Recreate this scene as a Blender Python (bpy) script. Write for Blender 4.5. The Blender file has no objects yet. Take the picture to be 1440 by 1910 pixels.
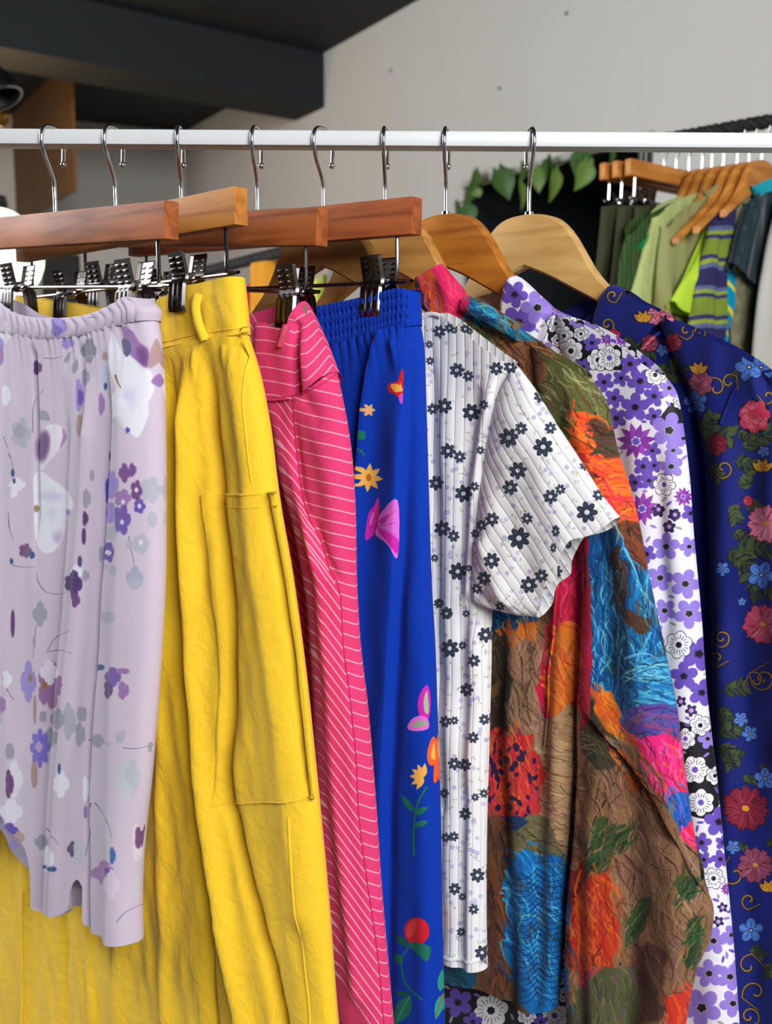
import bpy, bmesh, math, random
import numpy as np
from mathutils import Vector

# ------------------------------------------------------------------ camera, world, light
sc = bpy.context.scene
COL = sc.collection
F, CX, CY = 1900.0, 720.0, 955.0
PITCH = math.atan(255 / 1900)
CP, SP = math.cos(PITCH), math.sin(PITCH)
RAIL_Y, RAIL_Z = 0.94, 1.55
CAM = np.array([0.0, 0.0, 1.34433])

cam = bpy.data.cameras.new('camera')
cam.sensor_fit = 'HORIZONTAL'; cam.sensor_width = 36.0; cam.lens = 36.0 * F / 1440.0
cam.clip_start = 0.05; cam.clip_end = 60
cam.dof.use_dof = True; cam.dof.focus_distance = 0.84; cam.dof.aperture_fstop = 10.0
camo = bpy.data.objects.new('camera', cam); COL.objects.link(camo)
camo.location = CAM; camo.rotation_euler = (math.pi / 2 - PITCH, 0, 0)
sc.camera = camo

w = bpy.data.worlds.new('world'); sc.world = w; w.use_nodes = True
bg = w.node_tree.nodes['Background']
bg.inputs[0].default_value = (0.93, 0.97, 1.0, 1); bg.inputs[1].default_value = 0.25

def area(name, loc, aim, sx, sy, power, col=(1, 1, 1)):
    l = bpy.data.lights.new(name, 'AREA'); l.shape = 'RECTANGLE'; l.size = sx; l.size_y = sy
    l.energy = power; l.color = col
    o = bpy.data.objects.new(name, l); COL.objects.link(o); o.location = loc
    o.rotation_euler = (Vector(aim) - Vector(loc)).to_track_quat('-Z', 'Y').to_euler()
    return o
area('shop_window_daylight', (1.0, -1.55, 2.35), (0.0, 0.9, 1.15), 1.4, 1.1, 104, (1.0, 0.985, 0.965))
area('back_wall_fill', (-2.2, 1.4, 2.3), (1.2, 3.4, 1.9), 1.2, 1.2, 66, (0.97, 0.99, 1.0))  # unseen fill lamp added to brighten the white wall behind

sc.view_settings.view_transform = 'Standard'; sc.view_settings.look = 'None'
sc.view_settings.exposure = 0.0; sc.view_settings.gamma = 1.0
sc.view_settings.use_curve_mapping = False
sc.cycles.max_bounces = 7; sc.cycles.diffuse_bounces = 3; sc.cycles.glossy_bounces = 4; sc.cycles.caustics_reflective = False; sc.cycles.caustics_refractive = False

# ------------------------------------------------------------------ projection of traced photo points onto real planes
def rays(p):
    p = np.atleast_2d(np.asarray(p, float))
    a = (p[:, 0] - CX) / F; b = (CY - p[:, 1]) / F
    return np.stack([a, CP + b * SP, -SP + b * CP], 1)
def at_y(px, py, Y):
    r = rays((px, py))[0]; return CAM + r * (Y / r[1])
def at_z(px, py, Z):
    r = rays((px, py))[0]; return CAM + r * ((Z - CAM[2]) / r[2])

class Frame:
    """A hanging plane: origin on its rail, u along the hanger, w out of the cloth towards the room, z up."""
    def __init__(s, o, theta):
        t = math.radians(theta); s.o = np.asarray(o, float)
        s.d = np.array([math.sin(t), -math.cos(t), 0.0]); s.n = np.array([-math.cos(t), -math.sin(t), 0.0])
    def uz(s, p, wo=0.0):
        r = rays(p); k = ((s.o + s.n * wo - CAM) @ s.n) / (r @ s.n)
        P = CAM + r * k[:, None] - s.o
        return np.stack([P @ s.d, P[:, 2]], 1)
    def loc(s, u, wv, z):      # local (to the thing's empty) coordinates
        return u[..., None] * s.d + wv[..., None] * s.n + np.asarray(z)[..., None] * np.array([0, 0, 1.0])
    def pt(s, u, wv, z):
        return tuple(u * s.d + wv * s.n + np.array([0, 0, z]))

# ------------------------------------------------------------------ objects
def prop(o, label=None, cat=None, group=None, kind=None):
    if label: o['label'] = label
    if cat: o['category'] = cat
    if group: o['group'] = group
    if kind: o['kind'] = kind
    return o
def thing(name, loc, label, cat, group=None):
    o = bpy.data.objects.new(name, None); COL.objects.link(o); o.location = loc
    o.empty_display_size = 0.05
    return prop(o, label, cat, group)
def mesh_obj(name, verts, faces, mat, parent=None, smooth=True, uv=None, label=None):
    me = bpy.data.meshes.new(name)
    verts = np.asarray(verts, np.float64)
    F4 = np.asarray(faces, np.int32); nf = len(F4); k = F4.shape[1]
    me.vertices.add(len(verts)); me.vertices.foreach_set('co', verts.astype(np.float32).ravel())
    me.loops.add(nf * k); me.loops.foreach_set('vertex_index', F4.ravel())
    me.polygons.add(nf); me.polygons.foreach_set('loop_start', np.arange(0, nf * k, k, dtype=np.int32))
    me.update(calc_edges=True)
    if uv is not None:
        ul = me.uv_layers.new(name='UVMap')
        li = np.empty(len(me.loops), np.int32); me.loops.foreach_get('vertex_index', li)
        ul.data.foreach_set('uv', np.asarray(uv, np.float32)[li].ravel())
    if smooth: me.polygons.foreach_set('use_smooth', np.ones(len(me.polygons), bool))
    me.update(); me.validate()
    if mat: me.materials.append(mat)
    o = bpy.data.objects.new(name, me); COL.objects.link(o)
    if parent: o.parent = parent
    if label: o['label'] = label
    return o
def bm_obj(name, bm, mat, parent=None, smooth=False, label=None, loc=None):
    bmesh.ops.recalc_face_normals(bm, faces=bm.faces)
    me = bpy.data.meshes.new(name); bm.to_mesh(me); bm.free()
    if smooth:
        me.polygons.foreach_set('use_smooth', [True] * len(me.polygons))
        try: me.set_sharp_from_angle(angle=math.radians(38))
        except Exception: pass
    if mat: me.materials.append(mat)
    o = bpy.data.objects.new(name, me); COL.objects.link(o)
    if parent: o.parent = parent
    if label: o['label'] = label
    if loc is not None: o.location = loc
    return o
def copy_thing(root, loc):
    r = root.copy(); COL.objects.link(r); r.location = loc
    for ch in root.children:
        c = ch.copy(); COL.objects.link(c); c.parent = r
        for g in ch.children:
            k = g.copy(); COL.objects.link(k); k.parent = c
    return r
def add_box(bm, axes, c, half, bev=0.0):
    """box with given axes (3 unit vectors), centre, half sizes"""
    a = [np.asarray(x, float) for x in axes]; c = np.asarray(c, float); vs = []
    for sx in (-1, 1):
        for sy in (-1, 1):
            for sz in (-1, 1):
                vs.append(bm.verts.new(tuple(c + a[0] * sx * half[0] + a[1] * sy * half[1] + a[2] * sz * half[2])))
    fs = [(0, 1, 3, 2), (4, 6, 7, 5), (0, 4, 5, 1), (2, 3, 7, 6), (0, 2, 6, 4), (1, 5, 7, 3)]
    ff = [bm.faces.new([vs[i] for i in f]) for f in fs]
    if bev:
        ed = list({e for f in ff for e in f.edges})
        bmesh.ops.bevel(bm, geom=ed, offset=bev, segments=2, affect='EDGES', profile=0.6)
XYZ = ((1, 0, 0), (0, 1, 0), (0, 0, 1))
def add_tube(bm, pts, r, seg=8, cap=True):
    pts = [Vector(p) for p in pts]; rings = []; up = Vector((0.31, 0.2, 0.93)).normalized(); n0 = None
    for i, p in enumerate(pts):
        t = (pts[min(i + 1, len(pts) - 1)] - pts[max(i - 1, 0)]).normalized()
        if n0 is None:
            n0 = t.cross(up)
            if n0.length < 1e-4: n0 = t.cross(Vector((1, 0, 0)))
            n0.normalize()
        else:
            n0 = (n0 - t * n0.dot(t)).normalized()
        b = t.cross(n0); rr = r[i] if isinstance(r, (list, tuple)) else r
        rings.append([bm.verts.new(p + (n0 * math.cos(a) + b * math.sin(a)) * rr) for a in [2 * math.pi * k / seg for k in range(seg)]])
    for i in range(len(rings) - 1):
        for k in range(seg):
            bm.faces.new([rings[i][k], rings[i][(k + 1) % seg], rings[i + 1][(k + 1) % seg], rings[i + 1][k]])
    if cap:
        bm.faces.new(rings[0][::-1]); bm.faces.new(rings[-1])
def smooth_pts(pts, n):
    """Catmull-Rom through pts, then n samples evenly by length (any dimension)"""
    P = np.asarray(pts, float)
    if len(P) > 2:
        Q = np.vstack([2 * P[0] - P[1], P, 2 * P[-1] - P[-2]]); out = []
        t = np.linspace(0, 1, 12, endpoint=False)[:, None]
        for i in range(1, len(Q) - 2):
            a, b, c, d = Q[i - 1], Q[i], Q[i + 1], Q[i + 2]
            out.append(0.5 * (2 * b + (c - a) * t + (2 * a - 5 * b + 4 * c - d) * t ** 2 + (3 * b - a - 3 * c + d) * t ** 3))
        out.append(P[-1:]); P = np.vstack(out)
    L = np.r_[0, np.cumsum(np.linalg.norm(np.diff(P, axis=0), axis=1))]
    s = np.linspace(0, L[-1], n)
    return np.stack([np.interp(s, L, P[:, k]) for k in range(P.shape[1])], 1)

# ------------------------------------------------------------------ materials
def lin(c):
    c = [x / 255.0 for x in c]
    return tuple(((x + 0.055) / 1.055) ** 2.4 if x > 0.04045 else x / 12.92 for x in c) + (1.0,)
def new_mat(name):
    m = bpy.data.materials.new(name); m.use_nodes = True
    return m, m.node_tree.nodes, m.node_tree.links, m.node_tree.nodes['Principled BSDF']
def plain(name, rgb, rough=0.6, metal=0.0, spec=0.5, var=0.0, scale=20, bump=0.0, coat=0.0):
    m, N, L, p = new_mat(name)
    p.inputs['Base Color'].default_value = lin(rgb); p.inputs['Roughness'].default_value = rough
    p.inputs['Metallic'].default_value = metal; p.inputs['Specular IOR Level'].default_value = spec
    p.inputs['Coat Weight'].default_value = coat
    if var or bump:
        tc = N.new('ShaderNodeTexCoord'); nz = N.new('ShaderNodeTexNoise'); nz.inputs['Scale'].default_value = scale
        nz.inputs['Detail'].default_value = 5
        L.new(tc.outputs['Object'], nz.inputs['Vector'])
        if var:
            mx = N.new('ShaderNodeMix'); mx.data_type = 'RGBA'
            mx.inputs['A'].default_value = lin([x * (1 - var) for x in rgb]); mx.inputs['B'].default_value = lin([min(255, x * (1 + var)) for x in rgb])
            L.new(nz.outputs['Fac'], mx.inputs['Factor']); L.new(mx.outputs['Result'], p.inputs['Base Color'])
        if bump:
            b = N.new('ShaderNodeBump'); b.inputs['Strength'].default_value = bump; b.inputs['Distance'].default_value = 0.002
            L.new(nz.outputs['Fac'], b.inputs['Height']); L.new(b.outputs['Normal'], p.inputs['Normal'])
    return m
def wood(name, light, dark, axis, rough=0.5, grain=60, coat=0.06):
    """grain stretched along a unit axis of the object"""
    m, N, L, p = new_mat(name)
    tc = N.new('ShaderNodeTexCoord'); mp = N.new('ShaderNodeMapping')
    mp.inputs['Rotation'].default_value = (0, 0, -math.atan2(axis[1], axis[0]))
    mp.vector_type = 'TEXTURE' if False else 'POINT'
    mp.inputs['Scale'].default_value = (1.0, 1.0, 1.0)
    L.new(tc.outputs['Object'], mp.inputs['Vector'])
    sc2 = N.new('ShaderNodeMapping'); sc2.inputs['Scale'].default_value = (4, grain, grain); L.new(mp.outputs['Vector'], sc2.inputs['Vector'])
    nz = N.new('ShaderNodeTexNoise'); nz.inputs['Scale'].default_value = 1.6; nz.inputs['Detail'].default_value = 6; nz.inputs['Distortion'].default_value = 0.8
    L.new(sc2.outputs['Vector'], nz.inputs['Vector'])
    n2 = N.new('ShaderNodeTexNoise'); n2.inputs['Scale'].default_value = 14; n2.inputs['Detail'].default_value = 2; L.new(tc.outputs['Object'], n2.inputs['Vector'])
    ad = N.new('ShaderNodeMath'); ad.operation = 'ADD'; L.new(nz.outputs['Fac'], ad.inputs[0])
    ml = N.new('ShaderNodeMath'); ml.operation = 'MULTIPLY_ADD'; ml.inputs[1].default_value = 0.5; ml.inputs[2].default_value = -0.25
    L.new(n2.outputs['Fac'], ml.inputs[0]); L.new(ml.outputs[0], ad.inputs[1])
    rp = N.new('ShaderNodeValToRGB'); e = rp.color_ramp.elements
    e[0].position = 0.28; e[0].color = lin(dark); e[1].position = 0.62; e[1].color = lin(light)
    L.new(ad.outputs[0], rp.inputs[0]); L.new(rp.outputs[0], p.inputs['Base Color'])
    p.inputs['Roughness'].default_value = rough; p.inputs['Specular IOR Level'].default_value = 0.25; p.inputs['Coat Weight'].default_value = coat; p.inputs['Coat Roughness'].default_value = 0.25
    return m
def cloth(name, rgb=None, image=None, rough=0.85, weave=900, weave_s=0.12, wrinkle=0.0, wr_scale=30, wr_stretch=1.0, spec=0.15, sheen=0.1, rib=None, satin=0.0):
    m, N, L, p = new_mat(name)
    p.inputs['Roughness'].default_value = rough; p.inputs['Specular IOR Level'].default_value = spec
    p.inputs['Sheen Weight'].default_value = sheen; p.inputs['Sheen Roughness'].default_value = 0.5
    uv = N.new('ShaderNodeUVMap'); tc = N.new('ShaderNodeTexCoord')
    if image is not None:
        ti = N.new('ShaderNodeTexImage'); ti.image = image; ti.interpolation = 'Linear'; ti.extension = 'EXTEND'
        L.new(uv.outputs[0], ti.inputs[0]); L.new(ti.outputs[0], p.inputs['Base Color'])
    else:
        p.inputs['Base Color'].default_value = lin(rgb)
    nz = N.new('ShaderNodeTexNoise'); nz.inputs['Scale'].default_value = weave; nz.inputs['Detail'].default_value = 2
    L.new(tc.outputs['Object'], nz.inputs['Vector'])
    b = N.new('ShaderNodeBump'); b.inputs['Strength'].default_value = weave_s; b.inputs['Distance'].default_value = 0.0006
    L.new(nz.outputs['Fac'], b.inputs['Height']); last = b
    if wrinkle:
        mp = N.new('ShaderNodeMapping'); mp.inputs['Scale'].default_value = (1, 1, 1 / wr_stretch); L.new(tc.outputs['Object'], mp.inputs['Vector'])
        n2 = N.new('ShaderNodeTexNoise'); n2.inputs['Scale'].default_value = wr_scale; n2.inputs['Detail'].default_value = 4; n2.inputs['Distortion'].default_value = 1.2
        L.new(mp.outputs['Vector'], n2.inputs['Vector'])
        b2 = N.new('ShaderNodeBump'); b2.inputs['Strength'].default_value = wrinkle; b2.inputs['Distance'].default_value = 0.004
        L.new(n2.outputs['Fac'], b2.inputs['Height']); L.new(last.outputs['Normal'], b2.inputs['Normal']); last = b2
    if rib:
        ang, per, st = rib      # ribs in the garment's own plane: uv are scaled so the wave runs across the rib
        sep = N.new('ShaderNodeSeparateXYZ'); L.new(tc.outputs['Object'], sep.inputs[0])
        at = N.new('ShaderNodeAttribute'); at.attribute_name = 'rib_phase'
        wv = N.new('ShaderNodeMath'); wv.operation = 'SINE'; L.new(at.outputs['Fac'], wv.inputs[0])
        ab = N.new('ShaderNodeMath'); ab.operation = 'ABSOLUTE'; L.new(wv.outputs[0], ab.inputs[0])
        pw = N.new('ShaderNodeMath'); pw.operation = 'POWER'; pw.inputs[1].default_value = 0.22; L.new(ab.outputs[0], pw.inputs[0])
        b3 = N.new('ShaderNodeBump'); b3.inputs['Strength'].default_value = st; b3.inputs['Distance'].default_value = 0.0012
        L.new(pw.outputs[0], b3.inputs['Height']); L.new(last.outputs['Normal'], b3.inputs['Normal']); last = b3
    L.new(last.outputs['Normal'], p.inputs['Normal'])
    return m

M = {}
M['chrome'] = plain('chrome', (205, 205, 208), 0.13, 1.0)
M['steel_dark'] = plain('polished_clip_steel', (98, 94, 94), 0.24, 1.0)
M['rail'] = plain('white_painted_steel', (214, 219, 224), 0.4, 0, 0.5, 0.03, 40)
M['rod'] = plain('dull_steel_rod', (120, 118, 118), 0.22, 1.0)

# ------------------------------------------------------------------ code-drawn prints, laid out on each cloth piece's own surface
def dist_poly(P, A, B, reach=None):
    """min distance, side, parameter of points P (n,2) to segments A->B; points farther than reach keep a large distance"""
    n = len(A); N = len(P)
    D = np.full(N, 1e3); S = np.zeros(N); TT = np.zeros(N)
    if reach is not None:
        lo = np.minimum(A.min(0), B.min(0)) - reach; hi = np.maximum(A.max(0), B.max(0)) + reach
        idx = np.nonzero((P[:, 0] > lo[0]) & (P[:, 0] < hi[0]) & (P[:, 1] > lo[1]) & (P[:, 1] < hi[1]))[0]
        if len(idx) == 0: return D, S, TT
        P = P[idx]
    x, y = np.ascontiguousarray(P[:, 0]), np.ascontiguousarray(P[:, 1])
    best = np.full(len(x), 1e6); side = np.zeros(len(x)); tt = np.zeros(len(x))
    for i in range(n):
        ax, ay = A[i]; dx, dy = B[i] - A[i]; l2 = dx * dx + dy * dy + 1e-18
        px, py = x - ax, y - ay
        t = np.minimum(np.maximum((px * dx + py * dy) / l2, 0), 1)
        vx, vy = px - t * dx, py - t * dy; q = vx * vx + vy * vy
        m = q < best
        best = np.where(m, q, best); side = np.where(m, dx * vy - dy * vx, side); tt = np.where(m, (i + t) / n, tt)
    best = np.sqrt(best); side = np.sign(side)
    if reach is None: return best, side, tt
    D[idx] = best; S[idx] = side; TT[idx] = tt
    return D, S, TT

def to_px(W):
    P = np.asarray(W) - CAM; d = P[..., 1] * CP - P[..., 2] * SP; up = P[..., 1] * SP + P[..., 2] * CP
    return CX + F * P[..., 0] / d, CY - F * up / d

def cat_closed(P, n=5):
    a, b, c, d = np.roll(P, 1, 0), P, np.roll(P, -1, 0), np.roll(P, -2, 0); out = []
    for t in np.linspace(0, 1, n, endpoint=False): out.append(0.5 * (2 * b + (c - a) * t + (2 * a - 5 * b + 4 * c - d) * t ** 2 + (3 * b - a - 3 * c + d) * t ** 3))
    return np.stack(out, 1).reshape(-1, 2)
class Sub:
    """the print of one piece: its raster, and where the traced print points fall on its surface"""
    def __init__(s, name, PX, PY, U, V, base, ppm):
        s.name = name; s.ppm = ppm
        s.u0, s.u1, s.v0, s.v1 = U.min() - .002, U.max() + .002, V.min() - .002, V.max() + .002
        s.W = int((s.u1 - s.u0) * ppm) + 1; s.H = int((s.v1 - s.v0) * ppm) + 1
        s.a = np.empty((s.H, s.W, 3), np.float32); s.a[:] = np.array(base, np.float32) / 255
        st = 4.0; pad = 40
        s.x0, s.y0 = PX.min() - pad, PY.min() - pad; gx = np.arange(s.x0, PX.max() + pad, st); gy = np.arange(s.y0, PY.max() + pad, st); s.st = st
        nv = len(PX); r1 = np.empty((nv, len(gx), 3))
        def ext(x, xp, fp, slope):
            f = np.interp(x, xp, fp); f = f + np.where(x < xp[0], (x - xp[0]) * slope, 0) + np.where(x > xp[-1], (x - xp[-1]) * slope, 0); return f
        k = (U.max() - U.min()) / max(PX.max() - PX.min(), 1)
        for i in range(nv):
            xp = np.maximum.accumulate(PX[i]) + np.arange(PX.shape[1]) * 1e-6
            r1[i, :, 0] = ext(gx, xp, PY[i], 0); r1[i, :, 1] = ext(gx, xp, U[i], k); r1[i, :, 2] = ext(gx, xp, V[i], 0)
        s.tab = np.empty((len(gy), len(gx), 2))
        kv = -(V.max() - V.min()) / max(PY.max() - PY.min(), 1)
        for j in range(len(gx)):
            yp = np.maximum.accumulate(r1[:, j, 0]) + np.arange(nv) * 1e-6
            s.tab[:, j, 0] = ext(gy, yp, r1[:, j, 1], 0); s.tab[:, j, 1] = ext(gy, yp, r1[:, j, 2], kv)
        s.bx = (gx[0], gy[0], gx[-1], gy[-1])
    def uvm(s, p):
        p = np.asarray(p, float); H, W = s.tab.shape[:2]
        x = np.clip((p[:, 0] - s.x0) / s.st, 0, W - 1.001); y = np.clip((p[:, 1] - s.y0) / s.st, 0, H - 1.001)
        i, j = y.astype(int), x.astype(int); fy, fx = (y - i)[:, None], (x - j)[:, None]; t = s.tab
        return (t[i, j] * (1 - fx) + t[i, j + 1] * fx) * (1 - fy) + (t[i + 1, j] * (1 - fx) + t[i + 1, j + 1] * fx) * fy
    def norm(s, uv): return np.stack([(uv[..., 0] - s.u0) / (s.u1 - s.u0), (uv[..., 1] - s.v0) / (s.v1 - s.v0)], -1)
    def fill(s, pts, col, alpha, soft):
        b = s.bx
        if pts[:, 0].max() < b[0] or pts[:, 0].min() > b[2] or pts[:, 1].max() < b[1] or pts[:, 1].min() > b[3]: return
        q = s.uvm(pts); P = np.stack([(q[:, 0] - s.u0) * s.ppm, (q[:, 1] - s.v0) * s.ppm], 1)
        r = int(max(0, round((soft - 1.2) * .8))); pad = 2 + 2 * r
        x0 = max(0, int(P[:, 0].min()) - pad); x1 = min(s.W, int(P[:, 0].max()) + pad + 2); y0 = max(0, int(P[:, 1].min()) - pad); y1 = min(s.H, int(P[:, 1].max()) + pad + 2)
        if x1 <= x0 or y1 <= y0: return
        w, h = x1 - x0, y1 - y0; SS = 3; acc = np.zeros((h * SS, w + 2), np.float32)
        X = P[:, 0] - x0; Y = (P[:, 1] - y0) * SS; rows, cols, sg = [], [], []
        for i in range(len(P)):
            xa, ya = X[i - 1], Y[i - 1]; xb, yb = X[i], Y[i]
            if ya == yb: continue
            sgn = 1.0
            if ya > yb: xa, ya, xb, yb = xb, yb, xa, ya; sgn = -1.0
            r0 = max(0, math.ceil(ya - .5)); r1 = min(h * SS - 1, math.ceil(yb - .5) - 1)
            if r1 < r0: continue
            rr = np.arange(r0, r1 + 1); rows.append(rr); cols.append(xa + (rr + .5 - ya) * ((xb - xa) / (yb - ya))); sg.append(np.full(len(rr), sgn))
        if not rows: return
        rr = np.concatenate(rows); xx = np.clip(np.concatenate(cols), 0, w); sg = np.concatenate(sg); j = xx.astype(int); f = xx - j
        np.add.at(acc, (rr, j), sg * (1 - f)); np.add.at(acc, (rr, j + 1), sg * f)
        cov = np.minimum(np.abs(np.cumsum(acc, 1)[:, :w]), 1).reshape(h, SS, w).mean(1)
        for _ in range(2 if r else 0):
            for ax in (0, 1):
                c = np.cumsum(np.pad(cov, [(r + 1, r) if k == ax else (0, 0) for k in (0, 1)]), ax)
                cov = (np.take(c, range(2 * r + 1, c.shape[ax]), ax) - np.take(c, range(0, c.shape[ax] - 2 * r - 1), ax)) / (2 * r + 1)
        a = s.a[y0:y1, x0:x1]; a += (np.array(col, np.float32) / 255 - a) * (cov * alpha)[:, :, None]

class Prints:
    """the print of a whole garment, drawn once and laid on every piece registered with it"""
    def __init__(s, name, base, ppm=2700): s.name, s.base, s.ppm, s.subs, s.objs, s.sel, s.late = name, base, ppm, [], [], None, []
    def add(s, o, PX, PY, U, V):
        sb = Sub(o.name, PX, PY, U, V, s.base, s.ppm); s.subs.append(sb); s.objs.append(o); return sb
    def poly(s, pts, col, alpha=1.0, soft=1.2):
        P = np.asarray(pts, float)
        for sb in s.subs:
            if s.sel is None or sb.name.split('.')[0] in s.sel: sb.fill(P, col, alpha, soft)
    def soft_poly(s, pts, col, alpha=1.0, soft=1.2):      # closed smooth outline
        s.poly(cat_closed(np.asarray(pts, float)), col, alpha, soft)
    def line(s, pts, wpx, col, w2=None, alpha=1.0, soft=1.2, n=None):
        P = smooth_pts(pts, n or max(2, 3 * len(pts))) if len(pts) > 2 else resample(pts, 6)
        t = np.gradient(P, axis=0); t /= np.linalg.norm(t, axis=1)[:, None] + 1e-9; nr = np.stack([-t[:, 1], t[:, 0]], 1) * np.linspace(wpx, wpx if w2 is None else w2, len(P))[:, None] / 2
        s.poly(np.vstack([P + nr, (P - nr)[::-1]]), col, alpha, soft)
    def ell(s, x, y, rx, ry, col, ang=0, alpha=1.0, soft=1.2):
        t = np.linspace(0, 2 * math.pi, 15)[:-1]; c, sn = math.cos(math.radians(ang)), math.sin(math.radians(ang))
        s.poly(np.stack([x + rx * np.cos(t) * c - ry * np.sin(t) * sn, y + rx * np.cos(t) * sn + ry * np.sin(t) * c], 1), col, alpha, soft)
    def blob(s, x, y, rx, ry, n, col, rot=0, depth=.38, power=.7, ang=0, alpha=1., soft=1.2, seed=0, ragged=0.):
        """petalled outline with n lobes"""
        rg = np.random.default_rng(abs(int(seed * 7 + x * 3 + y))); m = max(24, n * 8); t = np.linspace(0, 2 * math.pi, m, endpoint=False)
        c, sn = math.cos(math.radians(ang)), math.sin(math.radians(ang))
        k = ((1 - depth) + depth * np.abs(np.cos(n * (t - rot) / 2)) ** power) * (1 + rg.uniform(-ragged, ragged, m) if ragged else 1)
        a, b = rx * k * np.cos(t), ry * k * np.sin(t)
        s.poly(np.stack([x + a * c - b * sn, y + a * sn + b * c], 1), col, alpha, soft)
    def leaf(s, x, y, l, wd, ang, col, vein=None, alpha=1., soft=1.2):
        c, sn = math.cos(math.radians(ang)), math.sin(math.radians(ang)); t = np.linspace(0, 1, 8); b = wd * np.sin(math.pi * t ** .8) / 2
        a = np.r_[t, t[::-1][1:-1]] * l; b = np.r_[-b, b[::-1][1:-1]]
        s.poly(np.stack([x + a * c - b * sn, y + a * sn + b * c], 1), col, alpha, soft)
        if vein: s.line([(x, y), (x + l * .9 * c, y + l * .9 * sn)], max(1, wd * .1), vein)
    def grain(s, amp, seed=1):
        rg = np.random.default_rng(seed)
        for sb in s.subs: sb.a += rg.normal(0, amp, (sb.H, sb.W)).astype(np.float32)[:, :, None]
    def finish(s, **kw):
        for o, sb in zip(s.objs, s.subs):
            im = bpy.data.images.new(s.name + '_' + o.name, sb.W, sb.H, alpha=False)
            px = np.ones((sb.H, sb.W, 4), np.float32); px[..., :3] = np.clip(sb.a, 0, 1)
            im.pixels.foreach_set(px.ravel()); im.update(); im.pack()
            m = cloth(s.name + '_cloth_' + o.name, image=im, **kw); o.data.materials.append(m)
            for q, par in s.late:
                if par == o: q.data.materials.append(m)

# ------------------------------------------------------------------ cloth pieces
class Relief:
    """height field of a piece of cloth over its own plane: rounded sides plus traced folds"""
    def __init__(s, fr, T=0.012, rr=0.02, folds=(), noise=0.0006, seed=0, wo=0.0):
        s.fr, s.T, s.rr, s.wo = fr, T, rr, wo; s.noise, s.folds, s.edges = noise, [], []
        rg = np.random.default_rng(seed); s.k = rg.normal(0, 1, (10, 2)) * np.array([140, 45]); s.ph = rg.uniform(0, 6.28, 10)
        s.kpx = np.linalg.norm(np.diff(fr.uz([(700, 900), (710, 900)]), axis=0)) / 10
        for f in folds:
            pts, wl, amp = f[0], f[1], f[2]; wr = f[3] if len(f) > 3 else wl
            Q = fr.uz(smooth_pts(pts, 2 * len(pts)), T + wo)
            s.folds.append((Q, wl * s.kpx, wr * s.kpx, amp / 1000, f[4] if len(f) > 4 else (0.1, 0.0)))
    def ease(s, uz):
        e = np.ones(len(uz))
        for E in s.edges:
            d, _, _ = dist_poly(uz, E[:-1], E[1:], s.rr); x = np.clip(1 - d / s.rr, 0, 1); e *= np.sqrt(np.clip(1 - x * x, 0, 1))
        return e
    def __call__(s, uz):
        e = s.ease(uz); add = np.zeros(len(uz))
        for Q, wl, wr, amp, (f0, f1) in s.folds:
            d, sd, t = dist_poly(uz, Q[:-1], Q[1:], 3 * max(wl, wr))
            ww = np.where(sd > 0, wr, wl)      # side > 0 : right of a line traced downwards is larger u
            fade = np.ones(len(uz))
            if f0: fade *= np.clip(t / f0, 0, 1)
            if f1: fade *= np.clip((1 - t) / f1, 0, 1)
            add += amp * np.exp(-np.minimum(d / ww, 6) ** 2) * fade
        nz = np.sin(uz @ s.k.T + s.ph).sum(1) * s.noise / 2
        return s.T * e + (add + nz) * e + s.wo

def resample(P, n):
    P = np.asarray(P, float); L = np.r_[0, np.cumsum(np.linalg.norm(np.diff(P, axis=0), axis=1))]
    s = np.linspace(0, L[-1], n); return np.stack([np.interp(s, L, P[:, k]) for k in range(P.shape[1])], 1)
def coons(fr, T, B, Lm, Rm, nu, nv, wo):
    # rounded sides are traced where the cloth turns away, open sides on the front sheet
    f = lambda pts, n, side: smooth_pts(fr.uz(pts, wo[side]), n)
    t, b = f(T, nu, 'T'), f(B, nu, 'B'); l, r = f([T[0]] + list(Lm) + [B[0]], nv, 'L'), f([T[-1]] + list(Rm) + [B[-1]], nv, 'R')
    t = t + np.linspace(1, 0, nu)[:, None] ** 3 * (l[0] - t[0]) + np.linspace(0, 1, nu)[:, None] ** 3 * (r[0] - t[-1])
    b = b + np.linspace(1, 0, nu)[:, None] ** 3 * (l[-1] - b[0]) + np.linspace(0, 1, nu)[:, None] ** 3 * (r[-1] - b[-1])
    u = np.linspace(0, 1, nu)[None, :, None]; v = np.linspace(0, 1, nv)[:, None, None]
    G = (1 - v) * t[None] + v * b[None] + (1 - u) * l[:, None] + u * r[:, None] - ((1 - u) * (1 - v) * t[0] + u * (1 - v) * t[-1] + (1 - u) * v * b[0] + u * v * b[-1])
    return G, l, r, t, b

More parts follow.
